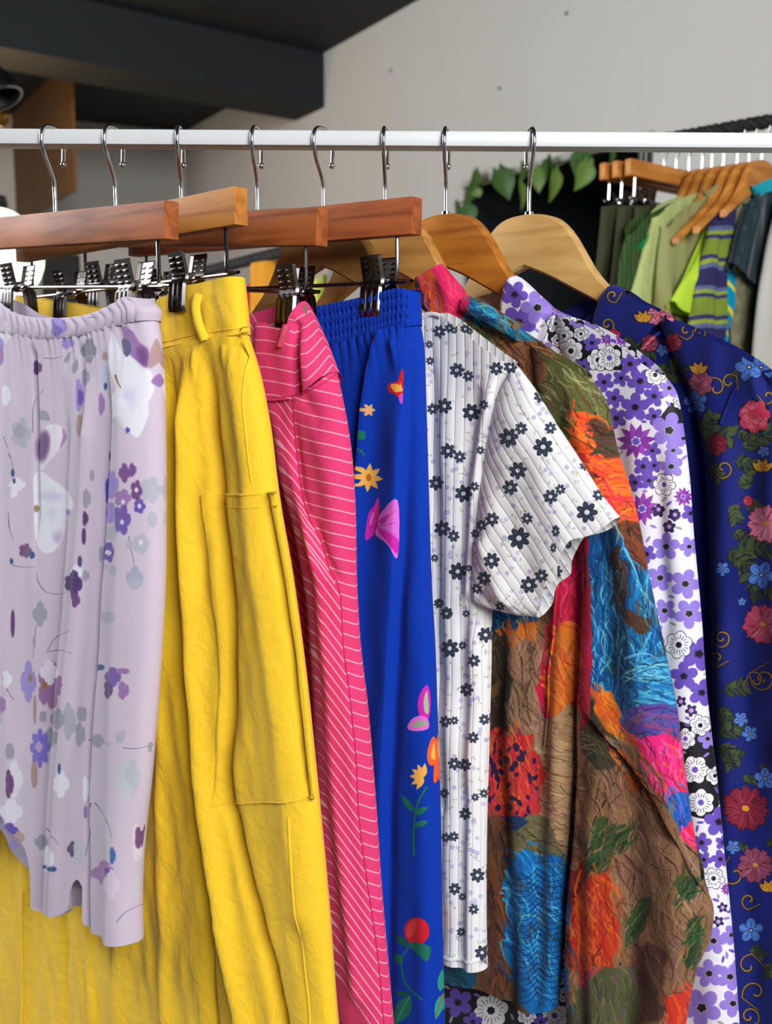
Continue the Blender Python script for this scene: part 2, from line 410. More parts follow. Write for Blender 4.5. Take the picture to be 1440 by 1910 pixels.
def piece(name, fr, parent, mat, T, B, Lm=(), Rm=(), nu=90, nv=200, rel=None, back=0.010, edges='LR', canvas=None, wo=None, extra=None, label=None, rib=None):
    """one tube-like piece of cloth: a front sheet with its folds and, if back, a back sheet joined along the rounded sides"""
    G, l, r, t, b = coons(fr, T, B, Lm, Rm, nu, nv, {k: (rel.wo - .4 * back if k in edges else rel.wo + .8 * rel.T) if wo is None else wo for k in 'LRTB'})
    uz = G.reshape(-1, 2)
    rel.edges = [dict(L=l, R=r, T=t, B=b)[e] for e in edges]
    wv = rel(uz)
    if extra is not None: wv = wv + extra(G, nu, nv).ravel() * rel.ease(uz)
    V = fr.loc(uz[:, 0], wv, uz[:, 1]); idx = np.arange(nu * nv).reshape(nv, nu)
    q = np.stack([idx[:-1, :-1], idx[1:, :-1], idx[1:, 1:], idx[:-1, 1:]], -1).reshape(-1, 4)
    # surface coordinates: the plane's own, plus the extra length the relief takes up
    w2 = wv.reshape(nv, nu); du = np.diff(G[..., 0], axis=1); dw = np.diff(w2, axis=1)
    ex = np.c_[np.zeros(nv), np.cumsum(np.sqrt(du * du + dw * dw) - np.abs(du), 1)]; US = G[..., 0] + ex - ex[:, nu // 2][:, None]
    dz = np.diff(G[..., 1], axis=0); dv = np.diff(w2, axis=0)
    ez = np.r_[np.zeros((1, nu)), np.cumsum(np.sqrt(dz * dz + dv * dv) - np.abs(dz), 0)]; VS = G[..., 1] - (ez - ez[nv // 2][None])
    uvs = np.stack([US, VS], -1).reshape(-1, 2)
    if back:
        wb = rel.wo - back * rel.ease(uz)
        Vb = fr.loc(uz[:, 0], wb, uz[:, 1]); ib = idx + nu * nv
        if 'L' in edges: ib[:, 0] = idx[:, 0]
        if 'R' in edges: ib[:, -1] = idx[:, -1]
        q = np.vstack([q, np.stack([ib[:-1, :-1], ib[:-1, 1:], ib[1:, 1:], ib[1:, :-1]], -1).reshape(-1, 4)])
    VV = np.vstack([V, Vb]) if back else V
    o = mesh_obj(name, VV, q, mat, parent, uv=None, label=label)
    PX, PY = to_px(V + fr.o); sb = None
    o_uv = uvs * 4
    if canvas is not None: sb = canvas.add(o, PX.reshape(nv, nu), PY.reshape(nv, nu), US, VS); o_uv = sb.norm(uvs)
    set_uv(o.data, np.vstack([o_uv, o_uv]) if back else o_uv)
    GEO[o.name] = (canvas, sb); rel.obj = o
    if rib:
        ang, per = rib; a = math.radians(ang); ph = (uvs[:, 0] * math.cos(a) + uvs[:, 1] * math.sin(a)) * math.pi / per
        if back: ph = np.r_[ph, ph]
        at = o.data.attributes.new('rib_phase', 'FLOAT', 'POINT'); at.data.foreach_set('value', ph.astype(np.float32))
    return o
GEO = {}
def set_uv(me, uv):
    ul = me.uv_layers.new(name='UVMap'); li = np.empty(len(me.loops), np.int32); me.loops.foreach_get('vertex_index', li)
    ul.data.foreach_set('uv', np.asarray(uv, np.float32)[li].ravel())
def strip_on(name, fr, parent, mat, rel, pts, wpx, off=0.0015, n=30, canvas=None, bulge=0.0, label=None):
    """a narrow band lying on a cloth relief along a traced line, with a thickness of its own"""
    c = smooth_pts(fr.uz(pts, rel.wo + rel.T), n); tg = np.gradient(c, axis=0); tg /= np.linalg.norm(tg, axis=1)[:, None]
    nr = np.stack([-tg[:, 1], tg[:, 0]], 1) * wpx * rel.kpx / 2
    cols = [c + nr * 1.0, c + nr * .8, c, c - nr * .8, c - nr * 1.0]; offs = [-0.001, off, off + .0004, off, -0.001]
    V = []
    for q, o in zip(cols, offs):
        wv = rel(q) + o + bulge * np.sin(np.linspace(0, math.pi, n)); V.append(fr.loc(q[:, 0], wv, q[:, 1]))
    V = np.vstack(V); idx = np.arange(5 * n).reshape(5, n)
    f = np.stack([idx[:-1, :-1], idx[1:, :-1], idx[1:, 1:], idx[:-1, 1:]], -1).reshape(-1, 4)
    o = mesh_obj(name, V, f, mat, parent, label=label)
    if canvas is not None:
        on = rel.obj; cv, sb = GEO[on.name]; PX, PY = to_px(V + fr.o); set_uv(o.data, sb.norm(sb.uvm(np.stack([PX, PY], 1)))); cv.late.append((o, on))
    else: set_uv(o.data, np.vstack(cols) * 4)
    return o
# ------------------------------------------------------------------ the room
M['wall'] = plain('warm_white_wall_paint', (208, 208, 205), 0.9, 0, 0.2, 0.02, 3)
M['charcoal'] = plain('charcoal_paint', (40, 44, 47), 0.75, 0, 0.25, 0.03, 4)
M['brown_panel'] = plain('warm_glow_brown', (112, 80, 46), 0.6, 0, 0.3, 0.12, 3)  # warm lamp glow put into the base colour
M['black'] = plain('black_lacquer', (16, 16, 17), 0.35, 0, 0.5)
M['floor'] = plain('grey_concrete_floor', (120, 116, 110), 0.7, 0, 0.3, 0.08, 6)

WD = np.array([0.52459, -0.85136, 0.0]); WN = np.array([-0.85136, -0.52459, 0.0])     # along / out of the long white wall
W0 = np.array([-0.2728, 4.8647, 0.0])                                                # a point on it
CEIL = 2.8
def quad_slab(name, pts, thick, nrm, mat, parent=None):
    """a flat panel with thickness behind its visible face"""
    bm = bmesh.new(); n = np.asarray(nrm, float) * thick
    a = [bm.verts.new(tuple(p)) for p in pts]; b = [bm.verts.new(tuple(np.asarray(p) - n)) for p in pts]
    bm.faces.new(a); bm.faces.new(b[::-1]); k = len(pts)
    for i in range(k): bm.faces.new([a[i], b[i], b[(i + 1) % k], a[(i + 1) % k]])
    o = bm_obj(name, bm, mat, parent)
    if parent is None: o['kind'] = 'structure'
    return o
def wp(t, z, out=0.0):
    p = W0 + WD * t + WN * out; return np.array([p[0], p[1], z])
T_COR, T_OP, T_O2, T_END = -1.80, 1.076, 2.03, 5.2      # corner, left side of the dark opening, near end
Z_OP = 2.04
quad_slab('wall_right', [wp(T_COR, 0), wp(T_OP, 0), wp(T_OP, Z_OP), wp(T_O2, Z_OP), wp(T_O2, 0), wp(T_END, 0), wp(T_END, CEIL), wp(T_COR, CEIL)], 0.015, WN, M['wall'])
# dark opening in the white wall: a charcoal recess
def rp(t, z, d): return wp(t, z, -d)
quad_slab('wall_recess', [rp(T_OP - .5, 0, 1.1), rp(T_END, 0, 1.1), rp(T_END, 2.5, 1.1), rp(T_OP - .5, 2.5, 1.1)], 0.05, WN, M['charcoal'])
quad_slab('ceiling_recess', [rp(T_OP - .5, 2.06, 0.016), rp(T_END, 2.06, 0.016), rp(T_END, 2.06, 1.1), rp(T_OP - .5, 2.06, 1.1)], -0.05, (0, 0, 1), M['charcoal'])
quad_slab('wall_recess_side', [rp(T_OP - .012, 0, 0.016), rp(T_OP - .012, 0, 1.1), rp(T_OP - .012, 2.1, 1.1), rp(T_OP - .012, 2.1, 0.016)], 0.05, WD, M['charcoal'])
quad_slab('trim_1', [wp(T_OP, Z_OP, .012), wp(T_O2, Z_OP, .012), wp(T_O2, Z_OP + .022, .012), wp(T_OP, Z_OP + .022, .012)], 0.02, WN, plain('pale_trim_paint', (182, 184, 178), .6))
FD = np.array([-0.904, -0.4268, 0.0]); FN = np.array([0.4268, -0.904, 0.0])
c0 = wp(T_COR, 0); c1 = c0 + FD * 2.6
quad_slab('wall_far', [c0, c1, c1 + (0, 0, CEIL), c0 + (0, 0, CEIL)], 0.12, FN, M['wall'])
# ceiling: charcoal, with the dropped beam
quad_slab('ceiling', [(-5, -3.2, CEIL), (4.5, -3.2, CEIL), (4.5, 8.5, CEIL), (-5, 8.5, CEIL)], -0.1, (0, 0, 1), M['charcoal'])
quad_slab('wall_left', [(-4.2, -3.2, 0), (-4.2, 8.5, 0), (-4.2, 8.5, CEIL), (-4.2, -3.2, CEIL)], .1, (1, 0, 0), M['wall'])
quad_slab('wall_back', [(-4.2, -3.2, 0), (-0.3, -3.2, 0), (-0.3, -3.2, CEIL), (-4.2, -3.2, CEIL)], .1, (0, 1, 0), M['charcoal'])
quad_slab('floor', [(-5, -3.2, 0), (4.5, -3.2, 0), (4.5, 8.5, 0), (-5, 8.5, 0)], 0.1, (0, 0, 1), M['floor'])
bm = bmesh.new(); BD = np.array([-0.80, -0.60, 0.0]); b0 = W0 + np.array([-.003, .02, 0]); b1 = b0 - WD * 0.29
ring = []
for q in (b0, b1):
    for z in (2.563, CEIL - .002):
        ring.append([tuple(q + np.array([0, 0, z])), tuple(q + BD * 5 + np.array([0, 0, z]))])
vs = [[bm.verts.new(x) for x in r] for r in ring]
for i, j in ((0, 1), (1, 3), (3, 2), (2, 0)): bm.faces.new([vs[i][0], vs[i][1], vs[j][1], vs[j][0]])
for e in (0, 1): bm.faces.new([vs[0][e], vs[1][e], vs[3][e], vs[2][e]])
o = bm_obj('ceiling_beam', bm, M['charcoal']); o['kind'] = 'structure'
# panel at the far left, its brown painted as warm lamp glow on dark ceiling
p0 = np.array([-1.451, 4.912, 0]); p1 = p0 - WD * 2.0
for nm, za, zb, mm in (('warm_glow_panel', 2.2, CEIL - .004, 'brown_panel'),):
    quad_slab(nm, [p0 + (0, 0, za), p1 + (0, 0, za), p1 + (0, 0, zb), p0 + (0, 0, zb)], 0.012, WN, M[mm])

for px, py, nl in ((730, 132, 'leftmost of three small dark nails in the white wall'), (933, 165, 'lowest of three small dark nails in the white wall'), (1058, 25, 'topmost of three small dark nails in the white wall')):
    r = rays((px, py))[0]; k = ((W0 - CAM) * np.array([1, 1, 0])) @ WN / (r @ WN); c = CAM + r * k
    bm = bmesh.new(); add_tube(bm, [tuple(-WN * .002), tuple(WN * .006)], [.0035, .005], 8)
    o = bm_obj('wall_nail', bm, M['charcoal'], None, True, loc=tuple(c)); prop(o, nl, 'nail', 'nails in the white wall')
# lamps on the far left
def lathe(bm, prof, c, ax=(0, 0, 1), seg=24):
    ax = Vector(ax).normalized(); e1 = ax.orthogonal().normalized(); e2 = ax.cross(e1); rings = []
    for r, h in prof:
        rings.append([bm.verts.new(Vector(c) + ax * h + (e1 * math.cos(2 * math.pi * k / seg) + e2 * math.sin(2 * math.pi * k / seg)) * max(r, 1e-4)) for k in range(seg)])
    for i in range(len(rings) - 1):
        for k in range(seg): bm.faces.new([rings[i][k], rings[i][(k + 1) % seg], rings[i + 1][(k + 1) % seg], rings[i + 1][k]])
    return bm
def glow(name, col, strength):
    m, N, L, p = new_mat(name); p.inputs['Base Color'].default_value = col + (1,); p.inputs['Emission Color'].default_value = col + (1,); p.inputs['Emission Strength'].default_value = strength
    return m
M['globe'] = glow('lit_opal_glass', (1.0, 0.93, 0.76), 3.0)
M['bulb'] = glow('warm_bulb', (1.0, 0.72, 0.3), 1.6)
def sphere_prof(r, n=14): return [(r * math.sin(math.pi * i / n), -r * math.cos(math.pi * i / n)) for i in range(n + 1)]
def globe_lamp(px, py, Y, rpx, label, cord_to=CEIL):
    c = at_y(px, py, Y); r = rpx / F * Y
    t = thing('globe_lamp', tuple(c), label, 'lamp')
    bm_obj('globe', lathe(bmesh.new(), sphere_prof(r), (0, 0, 0)), M['globe'], t, True, 'lit milky glass globe')
    bm_obj('cap', lathe(bmesh.new(), [(0, .03), (r * .3, .03), (r * .34, 0), (r * .3, -.02)], (0, 0, r)), M['black'], t, True)
    bm = bmesh.new(); add_tube(bm, [(0, 0, r + .02), (0, 0, cord_to - c[2])], .004, 6); bm_obj('cord', bm, M['black'], t, True)
globe_lamp(-12, 478, 3.1, 88, 'large lit white globe lamp at the left edge behind the hangers')
globe_lamp(926, 437, 4.25, 15, 'small lit lamp in the dark opening behind the pale hanger', 2.09)
c = at_y(-10, 160, 2.6); t = thing('spot_lamp', tuple(c), 'black ceiling spot lamp with bright metal rim above the rail', 'lamp')
ax = Vector((.45, -.1, -.9))
bm_obj('shade', lathe(bmesh.new(), [(.012, .05), (.03, .045), (.045, .01), (.052, -.03)], (0, 0, 0), -ax), M['black'], t, True)
bm_obj('rim', lathe(bmesh.new(), [(.05, -.028), (.055, -.03), (.055, -.036), (.05, -.037)], (0, 0, 0), -ax), M['chrome'], t, True, 'shiny metal rim')
bm = bmesh.new(); add_tube(bm, [tuple(-ax * -.0 + Vector((0, 0, 0.03))), (0, 0, CEIL - c[2])], .007, 8); bm_obj('stem', bm, M['black'], t, True)
c = at_y(0, 218, 2.75); t = thing('pendant_bulb', tuple(c), 'gold tinted round bulb under the spot lamp at left', 'lamp')
bm_obj('bulb', lathe(bmesh.new(), sphere_prof(.026), (0, 0, 0)), plain('gold_bulb_glass', (150, 110, 30), .12, .8), t, True)
bm_obj('socket', lathe(bmesh.new(), [(.013, .02), (.013, .06), (0, .06)], (-.0, 0, 0)), M['black'], t, True)
bm = bmesh.new(); add_tube(bm, [(0, 0, .055), (0, 0, CEIL - c[2])], .003, 6); bm_obj('cord', bm, M['black'], t, True)
l = bpy.data.lights.new('warm_spot_light', 'POINT'); l.energy = 14; l.color = (1, .62, .3); l.shadow_soft_size = .06
o = bpy.data.objects.new('warm_spot_light', l); COL.objects.link(o); o.location = (-1.55, 4.1, 2.2)

# ------------------------------------------------------------------ the white rail
def rail_z(x): return 1.5505 - 0.00534 * x
t = thing('clothes_rail', (0, RAIL_Y, 0), 'white painted square metal clothes rail holding the front row of hangers', 'clothes rail')
XR = 0.66; bm = bmesh.new(); sl = np.array([1, 0, -0.00534]); sl /= np.linalg.norm(sl)
add_box(bm, (sl, (0, 1, 0), np.cross(sl, (0, 1, 0))), (0, 0, 1.5505), (XR, 0.0115, 0.0068), 0.003); bm_obj('rail_bar', bm, M['rail'], t, True)
for s in (-1, 1):
    bm = bmesh.new(); add_box(bm, XYZ, (s * XR, 0, rail_z(s * XR) / 2 + .002), (.0115, .0115, rail_z(s * XR) / 2 + .005), 0.003); bm_obj('upright', bm, M['rail'], t, True)
    bm = bmesh.new(); add_box(bm, XYZ, (s * XR, 0, .012), (.0115, .26, .012), 0.003); bm_obj('foot', bm, M['rail'], t, True)

# ------------------------------------------------------------------ hangers
STEMS = {'A': (98, 46.5, -16), 'B': (212, 46.5, -14), 'C': (336, 48.5, 2), 'D': (479, 51.5, -8), 'E': (603, 50, -27), 'F': (719, 50, -6), 'G': (833, 50, -10), 'H': (989, 50, 4)}
FR = {}
for k, (px, th, al) in STEMS.items():
    x = at_y(px, 262, RAIL_Y)[0]; FR[k] = Frame((x, RAIL_Y, rail_z(x)), th)
HOOK = [(0, -.068), (0, -.045), (-.001, -.036), (-.006, -.027), (-.0125, -.017), (-.0165, -.006), (-.0158, .003), (-.011, .0082), (-.003, .0098), (.005, .0095), (.0125, .007), (.0162, 0), (.0165, -.01), (.015, -.019)]
def make_hook(parent, al, stem_z=-.068, mat=None, rw=.0019, sc=1.0):
    a = math.radians(al); bm = bmesh.new()
    P = smooth_pts([(0, y * sc, z * sc) for y, z in HOOK], 44); P[0, 2] = stem_z
    P = [(-p[1] * math.sin(a) * 1.0, p[1] * math.cos(a), p[2]) for p in P]
    add_tube(bm, P, rw, 10); e = P[-1]
    bmesh.ops.create_uvsphere(bm, u_segments=10, v_segments=7, radius=rw * 1.5, matrix=__import__('mathutils').Matrix.Translation(e))
    return bm_obj('hook', bm, mat or M['chrome'], parent, True)

def jaw(fr, parent, u, zr, side, hw=.0112):
    """one spring-clip jaw: flared, dimpled lever above the pivot and ribbed grip below"""
    bm = bmesh.new(); prof = [(.0125, .0212), (.0133, .0205), (.0112, .010), (.0095, .001), (.0118, -.006), (.0135, -.026), (.0118, -.0268)]
    nx = 15; xs = np.linspace(-hw, hw, nx); rows = []
    pr = smooth_pts(prof, 30)
    for i, (wv, z) in enumerate(pr):
        row = []
        for j, x in enumerate(xs):
            o = 0.0
            if z < -.003 and z > -.025: o = .0009 * (1 if j % 4 in (1, 2) else 0)
            if abs(x) > hw * .98: o -= .0022
            row.append(bm.verts.new(fr.pt(u + x, side * (wv + o), zr + z)))
        rows.append(row)
    for i in range(len(rows) - 1):
        for j in range(nx - 1): bm.faces.new([rows[i][j], rows[i][j + 1], rows[i + 1][j + 1], rows[i + 1][j]])
    for a in range(4):
        z = .0025 + a * .0045
        for x in (-.005, .005):
            wv = np.interp(z, pr[::-1, 1], pr[::-1, 0])
            add_box(bm, (fr.d, fr.n, (0, 0, 1)), fr.pt(u + x, side * (wv + .0006), zr + z), (.0026, .0009, .0013), .0005)
    return bm_obj('jaw', bm, M['steel_dark'], parent, True)
def clip_hanger(k, label, light, dark, tip_dz, clips):
    fr = FR[k]; t = thing('clip_hanger', tuple(fr.o), label, 'hanger', 'wooden clip hangers on the white rail')
    make_hook(t, STEMS[k][2])
    sl = tip_dz / .178; ax = fr.d + np.array([0, 0, sl]); ax /= np.linalg.norm(ax); up = np.cross(ax, fr.n); up *= np.sign(up[2])
    zc = -.0635 - .0145; bm = bmesh.new(); add_box(bm, (ax, fr.n, up), (0, 0, zc), (.178, .0068, .0145), .0012)
    bm_obj('bar', bm, wood('bar_wood_' + k, light, dark, fr.d), t, True)
    zr = zc - .0145 - .036
    P = [(-.158, zc - .0135), (-.158, zr + .008), (-.155, zr + .002), (-.15, zr), (.15, zr), (.155, zr + .002), (.158, zr + .008), (.158, zc - .0135)]
    bm = bmesh.new(); add_tube(bm, [fr.pt(u, 0, z + u * sl) for u, z in smooth_pts(P, 60)], .0017, 8); bm_obj('clip_rod', bm, M['rod'], t, True)
    for px in clips:
        u = fr.uz([(px, 530)], .012)[0, 0]; z = zr + u * sl
        bm = bmesh.new()
        hx = np.linspace(0, 6 * 2 * math.pi, 90); add_tube(bm, [fr.pt(u + (i / 89 - .5) * .011, .0042 * math.cos(a), z + .0042 * math.sin(a)) for i, a in enumerate(hx)], .0008, 5)
        add_tube(bm, [fr.pt(u - .0095, 0, z), fr.pt(u + .0095, 0, z)], .0026, 10)
        c = bm_obj('clip', bm, M['chrome'], t, True, 'spring clip of shiny metal')
        jaw(fr, c, u, z, 1); jaw(fr, c, u, z, -1)
    return t
clip_hanger('A', 'reddish brown wooden clip hanger holding the lilac flowered skirt, leftmost on the rail', (172, 98, 52), (112, 54, 28), -.010, (228, 12))
clip_hanger('B', 'honey coloured wooden clip hanger holding the yellow skirt', (196, 130, 58), (150, 88, 34), .001, (329, 110))
clip_hanger('C', 'brown wooden clip hanger holding the pink pinstriped garment', (170, 94, 46), (110, 54, 26), -.014, (532, 172))
clip_hanger('D', 'red brown wooden clip hanger holding the plain blue trousers', (168, 88, 44), (104, 48, 24), -.004, (690, 285))

# shoulder hangers: outline of the near arm traced once, mirrored for the far arm
fh = FR['H']
TOPL = [(988, 398), (1010, 399), (1035, 407), (1056, 428), (1076, 462), (1096, 500), (1118, 529), (1140, 549), (1190, 592), (1260, 644), (1320, 692)]
BOTL = [(983, 497), (1020, 515), (1062, 538), (1120, 571), (1180, 612), (1250, 664), (1320, 716)]
ht = fh.uz(TOPL, .007); ht[0, 0] = 0; hb = fh.uz(BOTL, .007); hb[0, 0] = 0
def shoulder_hanger(fr, al, label, light, dark, group, dz=0.0, name='shoulder_hanger', curve=.5, hook=True, arm=9.0, mat=None):
    t = thing(name, tuple(fr.o), label, 'hanger', group)
    if hook: make_hook(t, al)
    n = 34; a = smooth_pts(ht, n); b = smooth_pts(hb, n)
    us = np.linspace(0, min(a[-1, 0], b[-1, 0], arm), n); top = np.interp(us, a[:, 0], a[:, 1]) + dz; bot = np.interp(us, b[:, 0], b[:, 1]) + dz
    top[0] = top[1] + (top[1] - top[2]) * .3
    U = np.r_[-us[:0:-1], us]; Tz = np.r_[top[:0:-1], top]; Bz = np.r_[bot[:0:-1], bot]
    bm = bmesh.new(); rings = []
    for u, zt, zb in zip(U, Tz, Bz):
        w0 = -curve * u * u * 1.2; h = .0068; ch = .0022
        sec = [(h, zb + ch), (h, zt - ch), (h - ch, zt), (-h + ch, zt), (-h, zt - ch), (-h, zb + ch), (-h + ch, zb), (h - ch, zb)]
        rings.append([bm.verts.new(fr.pt(u, w0 + x, z)) for x, z in sec])
    for i in range(len(rings) - 1):
        for k in range(8): bm.faces.new([rings[i][k], rings[i][(k + 1) % 8], rings[i + 1][(k + 1) % 8], rings[i + 1][k]])
    bm.faces.new(rings[0]); bm.faces.new(rings[-1][::-1])
    bm_obj('hanger_body', bm, mat or wood(name + '_wood', light, dark, fr.d, grain=40), t, True)
    bm = bmesh.new(); lathe(bm, [(.0018, .003), (.0042, .002), (.0045, -.002)], (0, 0, top[0] + .0005), seg=12)
    if hook: bm_obj('collar_ring', bm, M['chrome'], t, True)
    else: bm.free()
    return t
SG = 'wooden shoulder hangers on the white rail'
shoulder_hanger(FR['E'], -27, 'tan wooden shoulder hanger mostly hidden behind the clip hangers, holding the white ribbed top', (178, 132, 72), (140, 96, 46), SG)
shoulder_hanger(FR['F'], -6, 'light brown wooden shoulder hanger inside the magenta collar of the painterly blouse', (200, 148, 80), (160, 108, 50), SG)
shoulder_hanger(FR['G'], -10, 'amber glossy wooden shoulder hanger holding the purple and white flowered shirt', (196, 124, 44), (150, 86, 26), SG)
shoulder_hanger(FR['H'], 4, 'pale maple shoulder hanger, rightmost on the white rail, with a notch below its neck', (216, 176, 112), (190, 146, 84), SG, curve=1.0)
# ------------------------------------------------------------------ garments on the white rail
def gathers(count, amp, seed, decay=None, puff=0.0, vary=.5):
    rg = np.random.default_rng(seed); k = rg.uniform(1 - vary, 1 + vary, count + 2); ph = np.r_[0, np.cumsum(k)]; ph /= ph[-1]
    am = rg.uniform(.5, 1.3, 400)
    def f(G, nu, nv):
        s = np.linspace(0, 1, nu); v = np.linspace(0, 1, nv)[:, None]
        p = np.interp(s, ph, np.arange(len(ph)))[None, :]
        sh = p + .25 * np.sin(3 * v + seed)
        g = amp * (np.abs(np.sin(sh * math.pi)) ** .7 - .6) * am[np.floor(p).astype(int) % 400]
        if decay: g = g * np.exp(-v / decay)
        return g + puff * np.sqrt(np.clip(1 - (2 * v - 1) ** 2, 0, 1))
    return f
def off(lst, ox, oy, sc): return [((q[0] / sc + ox), (q[1] / sc + oy)) + tuple(q[2:]) for q in lst]

# --- lilac flowered skirt -------------------------------------------------------------------------
fr = FR['A']; LILAC = (208, 195, 216)
cv = Prints('lilac_flower_print', LILAC)
t = thing('lilac_skirt', tuple(fr.o), 'lilac skirt printed with watercolour purple and white flowers, gathered elastic waist, leftmost garment', 'skirt')
FO = [([(235, 640), (240, 850), (235, 1100), (222, 1400), (215, 1800)], 30, 10, 40), ([(197, 650), (200, 800), (188, 1000), (172, 1250), (160, 1450), (160, 1800)], 12, -8, 9), ([(165, 700), (165, 900), (140, 1200), (112, 1500), (98, 1800)], 18, 8, 24), ([(62, 640), (64, 850), (66, 1100)], 7, -5, 14, (.05, .3)), ([(120, 700), (115, 1000), (85, 1350), (68, 1700)], 14, -6, 16), ([(30, 640), (25, 1000), (15, 1800)], 18, 5, 22), ([(152, 640), (153, 880)], 8, -3, 10, (.05, .4)), ([(280, 640), (292, 900), (285, 1200), (255, 1750)], 16, 3, 16), ([(-60, 640), (-70, 1200), (-80, 1750)], 25, 8, 25)]
rel = Relief(fr, .012, .018, FO, .0004, 11, .016)
piece('skirt_panel', fr, t, None, [(-150, 606), (-60, 604), (0, 612), (60, 624), (110, 627), (170, 621), (235, 606), (295, 590)],
      [(-165, 1500), (-60, 1462), (-14, 1478), (16, 1520), (42, 1556), (60, 1588), (68, 1640), (68, 1690), (92, 1701), (118, 1701), (141, 1688), (148, 1650), (160, 1632), (170, 1660), (173, 1720), (215, 1736), (245, 1744), (268, 1752)],
      [(-152, 900), (-160, 1300)], [(303, 640), (308, 720), (311, 900), (310, 1080), (301, 1250), (287, 1430), (273, 1560), (267, 1660)], 150, 260, rel, .012, canvas=cv, extra=gathers(34, .0035, 4, .045))
rw = Relief(fr, .012, .012, [], .0003, 3, .016)
piece('waistband', fr, t, None, [(-150, 552), (-60, 552), (0, 560), (45, 586), (100, 594), (170, 590), (222, 574), (260, 556), (286, 558)],
      [(-150, 612), (-60, 610), (0, 618), (60, 630), (110, 633), (170, 627), (235, 612), (298, 598)], [], [(299, 576)], 260, 16, rw, .012, canvas=cv, extra=gathers(30, .0030, 9, None, .0022))
# inner side of the dipping back hem, seen below the left of the front hem
rb = Relief(fr, .002, .01, [], .0004, 2, .004)
piece('back_hem', fr, t, None, [(-160, 1450), (-20, 1460), (60, 1510), (190, 1570)], [(-165, 1560), (-15, 1540), (25, 1592), (60, 1624), (100, 1640), (140, 1654), (185, 1662)], [], [], 40, 14, rb, 0, edges='', canvas=cv)
piece('back_fold', fr, t, None, [(80, 1600), (110, 1605), (140, 1600)], [(84, 1696), (110, 1708), (136, 1695)], [], [], 20, 20, Relief(fr, .005, .012, [], .0002, 2, .006), .004, canvas=cv)
Z = lambda x, y: (x / 3.0, 520 + y / 3.0)
Y = lambda x, y: (x / 2.302, 1080 + y / 2.302)
GREY, GREY2, PLUM, VIO, LAV, MAUV, WHT, TAN, INK = (156, 156, 176), (180, 182, 200), (92, 58, 112), (98, 76, 172), (154, 138, 212), (156, 118, 178), (232, 232, 245), (178, 148, 150), (52, 84, 140)
def pz(m, pts, col, a=1., soft=2.5): cv.soft_poly([m(*p) for p in pts], col, a, soft)
def bz(m, x, y, rx, ry, n, col, a=.95, soft=2.2, rot=0, k=3.0, depth=.3): 
    X, Yy = m(x, y); cv.blob(X, Yy, rx / k, ry / k, n, col, rot, depth, .7, 0, a, soft, int(x), .05)
for m, pts in ((Z, [(185, 860), (190, 700), (250, 610)]), (Z, [(20, 880), (60, 1000), (75, 1080)]), (Z, [(50, 1300), (55, 1400), (75, 1460)]), (Z, [(60, 1560), (70, 1600), (130, 1612), (200, 1610)]), (Z, [(205, 1650), (215, 1700), (245, 1738)]), (Z, [(720, 1440), (745, 1560), (755, 1610)]), (Z, [(245, 440), (290, 445), (340, 435)]), (Z, [(490, 218), (545, 212)]), (Y, [(160, 0), (190, 50), (250, 65), (290, 55)]), (Y, [(205, 305), (240, 250), (300, 222)]), (Y, [(200, 312), (260, 305), (312, 318)]), (Y, [(155, 200), (145, 300), (140, 340)]), (Y, [(530, 725), (580, 728), (645, 715)]), (Y, [(380, 690), (430, 700), (480, 705)]), (Y, [(405, 960), (385, 1100), (370, 1190)]), (Y, [(410, 960), (460, 1040), (482, 1115)]), (Y, [(205, 1070), (250, 1140)]), (Y, [(500, 1475), (540, 1430), (600, 1400)]), (Y, [(60, 520), (40, 490), (10, 420)])):
    cv.line([m(*p) for p in pts], 1.6, (120, 116, 150), .9)
pz(Z, [(625, 290), (690, 420), (740, 400), (800, 480), (850, 520), (868, 610), (835, 690), (830, 770), (775, 885), (720, 850), (650, 790), (632, 690), (645, 600), (612, 480)], WHT)
pz(Z, [(680, 600), (740, 640), (770, 700), (740, 690)], (200, 196, 232), .7, 8); pz(Z, [(640, 800), (660, 770), (690, 820)], GREY2, .6, 6)
cv.line([Z(690, 640), Z(735, 700), Z(750, 750)], 3, LAV, 1, .5, 5); bz(Z, 716, 845, 14, 18, 3, VIO)
pz(Z, [(680, 265), (740, 290), (780, 350), (832, 400), (825, 492), (770, 460), (715, 400)], MAUV); pz(Z, [(770, 380), (830, 400), (822, 490), (775, 455)], PLUM, .6, 8)
pz(Z, [(685, 335), (725, 350), (735, 400), (710, 435), (690, 400)], (90, 92, 130)); pz(Z, [(832, 492), (850, 380), (905, 300), (918, 400), (880, 475)], TAN); pz(Z, [(848, 575), (915, 518), (935, 612)], MAUV)
cv.line([Z(645, 535), Z(660, 580), Z(680, 610)], 5, (150, 110, 70), 2)
pz(Z, [(190, 1110), (230, 1078), (300, 1125), (370, 1180), (412, 1260), (372, 1330), (362, 1420), (335, 1490), (270, 1537), (215, 1500), (196, 1400), (192, 1250)], WHT)
pz(Z, [(215, 1200), (300, 1190), (360, 1230), (260, 1240)], (198, 192, 234), .7, 9); pz(Z, [(290, 1440), (350, 1410), (330, 1480)], MAUV, .45, 9); bz(Z, 205, 1285, 18, 22, 5, (150, 130, 90)); bz(Z, 382, 1305, 14, 20, 3, LAV)
pz(Z, [(218, 1085), (204, 960), (232, 850), (290, 812), (350, 828), (376, 885), (330, 960), (272, 1020)], (232, 226, 240)); cv.ell(*Z(243, 935), 12, 30, PLUM, 8, .85, 9); pz(Z, [(350, 828), (376, 885), (335, 950), (352, 880)], MAUV, .8)
bz(Z, 118, 862, 58, 88, 5, GREY2); bz(Z, 110, 850, 36, 44, 4, (158, 152, 172), .6)
